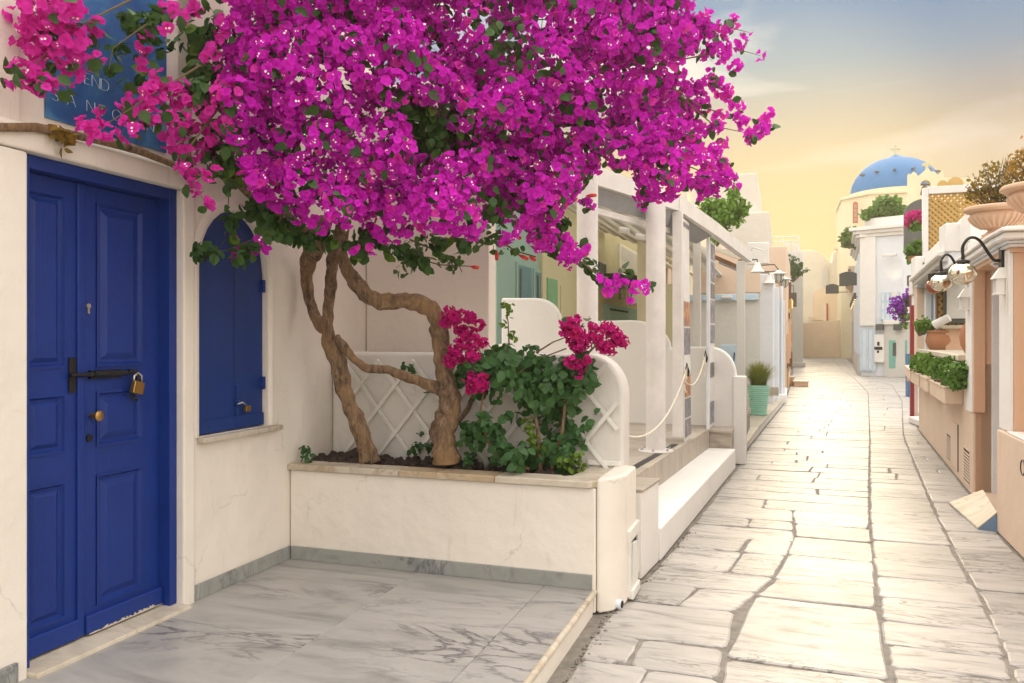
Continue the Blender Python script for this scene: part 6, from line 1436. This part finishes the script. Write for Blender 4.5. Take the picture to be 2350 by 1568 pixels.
# hibiscus: red trumpet buds among leaves on the side wall edge
hb_ = thing('hibiscus_branch', 'thin hibiscus branch with red closed buds hanging below the magenta crown', 'branch', atd(930, 560, 5.0))
tw2 = MB()
for pts in ([(880, 540), (940, 590), (1010, 608), (1090, 612)], [(940, 550), (1000, 575), (1050, 600), (1060, 625)], [(1130, 540), (1180, 575), (1230, 590)]):
    tw2.tube([atd(u, v, 4.95) for u, v in pts], [.006, .005, .004, .003][:len(pts)], 5)
obj('stem', tw2, M_twig, hb_)
hc = [toball((u, v, r, 4.95)) for u, v, r in ((940, 590, 16), (925, 620, 14), (1010, 590, 22), (1040, 605, 16), (1060, 590, 14), (1000, 560, 24), (1090, 550, 24), (1150, 570, 18), (1180, 570, 16), (960, 560, 24), (1130, 545, 22))]
foliage(hb_, hc, 150, .05, M_leaf, rngb, 'leaves')
for u, v, du, dv_ in ((1000, 575, 4, -28), (1022, 545, 14, 12), (1080, 612, 18, 3), (1140, 575, 0, 22), (1190, 585, 22, 10), (1345, 450, 24, -2), (1325, 455, -10, 6), (1180, 540, 15, 8), (1215, 588, 14, 10), (1048, 555, -14, -10)):
    p, q = Vector(atd(u, v, 4.9)), Vector(atd(u+du, v+dv_, 4.88)); m = (p+q)/2; obj('bud', MB().tube([p, m, q], [.004, .013, .010], 8), M_redbud, hb_, smooth=True)

# ---- climber with crimson blossoms on the trellis
cl_ = thing('crimson_climber', 'leafy climber with crimson blossoms on the trellis in the planter', 'climber', (1.6, 2.4, .75))
dc = 5.02
lc = [(1060, 855, 22), (1085, 840, 22), (1120, 835, 30), (1160, 830, 34), (1200, 840, 34), (1240, 845, 32), (1280, 850, 30), (1320, 840, 26), (1345, 865, 20), (1150, 860, 30), (1200, 880, 28), (1260, 890, 28), (1300, 900, 26), (1330, 880, 24), (1220, 915, 22), (1270, 930, 24), (1100, 895, 16), (1140, 905, 12), (1240, 930, 20), (1310, 935, 14), (1085, 985, 22), (1110, 970, 24), (1095, 1010, 22), (1130, 985, 20), (1140, 1015, 16), (1070, 1000, 14), (1150, 1040, 26), (1185, 1045, 28), (1220, 1040, 30), (1255, 1030, 30), (1290, 1040, 28), (1310, 1010, 24), (1280, 1000, 26), (1240, 1060, 20), (1300, 1065, 18), (1330, 985, 10), (1350, 960, 8), (1365, 945, 7), (1345, 975, 8), (1160, 800, 14), (1220, 800, 14), (1130, 810, 14), (1360, 880, 9), (1300, 965, 12), (1160, 950, 8), (1250, 965, 14), (1195, 960, 8), (1060, 830, 10), (1330, 815, 16), (1350, 830, 14), (1310, 740, 9), (1345, 745, 7), (1365, 770, 10), (1385, 790, 9), (1400, 765, 6)]
LCB = [toball((u, v, r, dc+rc.uniform(-.12, .2))) for u, v, r in lc]
p_, d_, _ = clump_pts(LCB, 1750, rngb, .3, 1.1); n_ = len(p_); p_[:, 1] = np.minimum(p_[:, 1], SB-.03); Rr = frames(d_+np.array([.1, -.9, .2]), rngb, .5, 1.2); ss_ = .062*rngb.uniform(.6, 1.3, n_)
ME_iv = shared(LEAF_T, M_ivy, 'leaf'); mk = np.zeros(n_, bool); mk[:260] = True
for i in range(260): place(ME_iv[i % 3], 'leaf', cl_, p_[i], Rr[i], ss_[i])
V, F, T = scatter(LEAF_T, p_[~mk], Rr[~mk], ss_[~mk], rngb, rngb.uniform(0, .4, (~mk).sum())); V -= np.array(BASE[cl_.name]); link_mesh('leaves', bulk_mesh('leaves', V, F, M_ivy, T), cl_, 'stuff')
yb = [toball((u, v, r, 4.95)) for u, v, r in ((1215, 985, 12), (1225, 1010, 12), (1235, 1030, 10), (1210, 965, 8), (1165, 700, 10), (1168, 720, 10), (1160, 745, 8), (1170, 765, 9), (1295, 1060, 14), (1320, 1050, 14), (1335, 1070, 10), (1310, 1075, 12), (1180, 770, 7), (1345, 825, 9))]
foliage(cl_, yb, 130, .042, M_leafy, rngb, 'young_leaves')
cr_ = [(1030, 720, 15), (1045, 735, 12), (1060, 725, 12), (1080, 730, 12), (1100, 745, 11), (1025, 740, 12), (1055, 755, 14), (1080, 760, 12), (1065, 775, 15), (1085, 785, 15), (1105, 785, 12), (1045, 800, 16), (1035, 825, 18), (1065, 815, 16), (1085, 820, 14), (1080, 870, 14), (1100, 880, 18), (1085, 890, 13), (1110, 870, 12), (1305, 745, 16), (1320, 735, 12), (1300, 760, 12), (1320, 770, 20), (1340, 780, 20), (1325, 790, 18), (1370, 770, 16), (1395, 755, 16), (1410, 770, 16), (1430, 785, 12), (1420, 780, 14), (1385, 795, 14), (1400, 800, 14), (1310, 830, 13), (1335, 840, 13), (1345, 825, 9), (1330, 860, 7), (1360, 750, 8)]
CRB = [toball((u, v, r, 4.92+rc.uniform(-.04, .04))) for u, v, r in cr_]
p_, d_, _ = clump_pts(CRB, 1150, rngb, .4, 1.05); n_ = len(p_); Rr = frames(d_, rngb, .5); ss_ = .036*rngb.uniform(.75, 1.25, n_)
ME_cr = shared(BL_T, M_crim, 'blossom')
for i in range(220): place(ME_cr[i % 8], 'blossom', cl_, p_[i], Rr[i], ss_[i])
V, F, T = scatter(BL_T, p_[220:], Rr[220:], ss_[220:], rngb, rngb.uniform(0, .4, n_-220)); V -= np.array(BASE[cl_.name]); link_mesh('blossoms', bulk_mesh('blossoms', V, F, M_crim, T), cl_, 'stuff')
stm = MB()
for pts, r in (([(1240, 1080), (1235, 1000), (1225, 930), (1200, 860)], .014), ([(1265, 1080), (1290, 990), (1300, 900), (1340, 820), (1380, 780)], .013), ([(1215, 1078), (1170, 1065), (1130, 1040), (1100, 960), (1110, 900)], .012), ([(1130, 850), (1100, 805), (1060, 800)], .005), ([(1150, 830), (1120, 790), (1085, 780)], .004), ([(1168, 790), (1166, 740), (1160, 695)], .005), ([(1230, 810), (1270, 785), (1310, 770)], .006), ([(1330, 810), (1350, 770), (1352, 725)], .004), ([(1180, 870), (1220, 830), (1300, 800)], .008), ([(1360, 770), (1380, 745), (1375, 730)], .003)):
    stm.tube([atd(u, v, dc+.03) for u, v in pts], [r*(1-.5*i/(len(pts)-1)) for i in range(len(pts))], 7, .1)
obj('stem', stm, M_bark, cl_, smooth=True)
sp = thing('bed_seedlings', 'small weedy seedlings along the foot of the trellis in the planter', 'weeds', (.9, 2.3, .75))
sb_ = [toball((u, v, r, d)) for u, v, r, d in ((955, 1030, 16, 5.5), (985, 1025, 12, 5.5), (940, 1035, 8, 5.5), (700, 1035, 12, 5.4), (705, 1050, 10, 5.35), (965, 995, 6, 5.6), (930, 845, 12, 5.5), (950, 850, 10, 5.5), (970, 880, 9, 5.5), (985, 895, 7, 5.5), (1080, 1045, 14, 5.2), (1070, 1060, 12, 5.1))]
foliage(sp, sb_, 190, .036, M_ivy, rngb, 'leaves')

# ---- other plants
def bush(name, label, cat, centres, s, n, size, mat, base=None, trunk=None, group=None, wall=None):
    B = []
    for u, v, r in centres:
        p = ons(u, v, s) if wall is None else on_wall(u, v, wall); d = OY-p[0]*SA+s*CA; B.append((p[0], p[1]+rc.uniform(-.15, .15)*r/20, p[2], r*d/FPX))
    z0 = min(b[2]-b[3] for b in B); s = B[0][1]; o = thing(name, label, cat, (B[0][0], s, z0), group); foliage(o, B, n, size, mat, rngb, 'leaves', hi=1.3)
    st_ = MB(); b0 = (B[0][0], s, z0-.05)
    for b in B[:8]: st_.tube([b0, ((b0[0]+b[0])/2+rc.uniform(-.03, .03), s, (b0[2]+b[2])/2), b[:3]], [size*.22, size*.16, size*.08], 5)
    obj('stem', st_, M_twig, o); return o
bush('roof_shrub', 'rounded bright green shrub above the pergola beam', 'shrub', [(1645, 478, 20), (1672, 474, 18), (1632, 500, 20), (1660, 508, 22), (1686, 498, 16), (1625, 470, 14), (1702, 466, 10), (1683, 446, 12), (1612, 488, 12), (1640, 535, 10), (1652, 522, 13), (1708, 488, 9), (1668, 492, 18), (1696, 480, 13), (1637, 552, 7), (1715, 475, 6), (1690, 435, 7)], 14, 2300, .085, M_shrub)
bush('roof_shrub', 'green shrub growing in the roof planter below the blue dome', 'shrub', [(2030, 470, 16), (2050, 472, 16), (2015, 480, 12), (2060, 485, 12), (2000, 488, 9), (1985, 490, 8), (2040, 485, 14)], 34, 1500, .20, M_shrub)
bush('roof_shrub', 'small yellow green shrub beside the cornice at the alley corner', 'shrub', [(1945, 540, 10), (1952, 550, 10), (1940, 552, 9), (1950, 530, 7), (1958, 560, 7)], 39, 420, .22, M_leafy)
bush('hanging_vine', 'sprig of dark vine leaves hanging from the narrow grey house', 'vine', [(1820, 595, 8), (1815, 612, 9), (1828, 610, 9), (1822, 628, 9), (1835, 622, 7), (1815, 640, 5), (1848, 620, 5), (1838, 605, 5)], 40, 170, .20, M_ivy)
bush('box_shrub', 'fresh green shrub filling the two far planter boxes', 'shrub', [(2108, 832, 14), (2125, 838, 15), (2140, 840, 14), (2112, 820, 9), (2130, 825, 12), (2145, 850, 12), (2118, 848, 12)], 11.6, 1500, .06, M_shrub, wall=.09, group='shrubs in the planter boxes')
bush('box_shrub', 'fresh green shrub filling the two near planter boxes', 'shrub', [(2160, 848, 15), (2175, 855, 17), (2190, 860, 17), (2200, 870, 15), (2165, 835, 12), (2185, 842, 14), (2203, 850, 13), (2205, 880, 10), (2155, 860, 12), (2180, 872, 14)], 8.9, 2200, .055, M_shrub, wall=.09, group='shrubs in the planter boxes')
bush('pot_plant', 'grey green herb growing in the terracotta pot on the coping', 'plant', [(2110, 745, 9), (2120, 740, 10), (2130, 745, 10), (2115, 755, 9), (2135, 750, 8), (2140, 757, 7), (2100, 742, 5)], 11.4, 420, .05, M_shrub)
def dry(label, c, s, n):
    B = [(c[0]+dx, s+dy, c[2]+dz, r) for dx, dy, dz, r in ((0, 0, .2, .12), (-.14, .02, .24, .10), (.13, -.03, .28, .12), (.05, .08, .36, .10), (-.08, -.06, .36, .08), (.18, .05, .16, .10), (-.2, 0, .14, .08), (.0, .0, .08, .14), (.12, .0, .42, .06))]
    o = thing('dry_shrub', label, 'shrub', (c[0], s, c[2]), 'dry shrubs in the urns'); foliage(o, B, n, .034, M_dry, rngb, 'leaves', .9, .0)
    m = MB()
    for b in B:
        for k in range(7):
            e = Vector((b[0]+rc.uniform(-1, 1)*b[3], b[1]+rc.uniform(-1, 1)*b[3], b[2]+rc.uniform(0, 1)*b[3])); b0 = Vector((c[0]+rc.uniform(-.05, .05), s+rc.uniform(-.05, .05), c[2]-.02)); m.tube([b0, (b0*.5+e*.5)+Vector((rc.uniform(-.03, .03), 0, -.03)), e], [.006, .004, .0022], 4)
    obj('twigs', m, M_twig, o, kind='stuff')
dry('dry orange tipped shrub in the farther sandstone urn', (U1[0], 0, U1[2]+.27), U1[1], 800); dry('dry orange tipped shrub in the nearer sandstone urn', (U2[0], 0, U2[2]+.29), U2[1], 800)
def flowerbush(name, label, fl, gr_, s, n1, n2, size, mat, lsize):
    def B(l):
        r = []
        for u, v, q in l: p = ons(u, v, s); d = OY-p[0]*SA+s*CA; r.append((p[0], p[1], p[2], q*d/FPX))
        return r
    f, g2 = B(fl), B(gr_); o = thing(name, label, 'flowers', (f[0][0], s, min(x[2]-x[3] for x in g2))); blooms(o, f, n1, size, mat, rngb); foliage(o, g2, n2, lsize, M_shrub, rngb, 'leaves'); return o
flowerbush('hanging_flowers', 'violet flowers spilling from the dark barrel planter by the red frame', [(2055, 690, 12), (2065, 702, 12), (2050, 708, 10), (2070, 715, 10), (2055, 725, 8), (2045, 715, 6), (2078, 680, 6), (2085, 668, 5), (2090, 655, 4), (2072, 735, 6), (2094, 640, 4)], [(2070, 712, 12), (2078, 725, 12), (2075, 742, 8), (2068, 700, 10), (2080, 750, 6)], 15.4, 330, 260, .055, M_viol, .06)
q = ons(2088, 690, 15.5); bo = thing('barrel_planter', 'dark wooden half barrel planter mounted beside the red frame', 'planter', q)
obj('barrel', MB().tube([ons(2072, 698, 15.5), ons(2080, 692, 15.5), ons(2090, 690, 15.5), ons(2100, 690, 15.5), ons(2108, 690, 15.5)], [.08, .13, .15, .14, .10], 14), M_signg, bo, smooth=50)
for u in (2078, 2098): obj('hoop', MB().tube([ons(u, 691, 15.5), ons(u+2, 691, 15.5)], .152, 14), M_black, bo)
q = ons(2089, 648, 15.3); obj('dark_wall_lamp', pbox(MB(), 2083, 2092, 632, 655, 15.3, .12), M_signg, label='dark box wall lamp above the violet flowers', cat='lamp', bevel=.01)
flowerbush('roof_flowers', 'pink bougainvillea spray in front of the dark arched panel', [(2090, 500, 10), (2100, 495, 9), (2085, 510, 8), (2112, 495, 9), (2108, 506, 8), (2095, 512, 6)], [(2095, 520, 9), (2105, 522, 8), (2100, 512, 8)], 18, 260, 160, .085, M_crim, .09)
tpo = thing('potted_succulent', 'small spiky green plant in a clay pot on the far parapet', 'plant', ons(2100, 600, 14.6))
q = ons(2099, 598, 14.6); obj('pot', MB().lathe(q, [(.0, -.02), (.09, -.02), (.13, .07), (.14, .08), (.12, .08), (0, .05)], 16), M_terra, tpo, smooth=40)
foliage(tpo, [(q[0], q[1], q[2]+.16, .14), (q[0]+.05, q[1], q[2]+.26, .10)], 120, .16, M_shrub, rngb, 'leaves', .5, -.8)

# ------------------------------------------------------------------ evening haze: one even volume round the whole place
hm = bpy.data.materials.new('evening_haze'); hm.use_nodes = True; nt = hm.node_tree
for n in list(nt.nodes): nt.nodes.remove(n)
pv = nt.nodes.new('ShaderNodeVolumePrincipled'); pv.inputs['Color'].default_value = (1.0, .90, .68, 1); pv.inputs['Density'].default_value = .0024; pv.inputs['Anisotropy'].default_value = .4
mo = nt.nodes.new('ShaderNodeOutputMaterial'); nt.links.new(pv.outputs[0], mo.inputs['Volume'])
hz_mb = MB().box(-430, 430, -430, 960, -1.15, 19.5)
hz_o = obj('haze', hz_mb, hm, kind='stuff', base=(0, 0, -1.15))
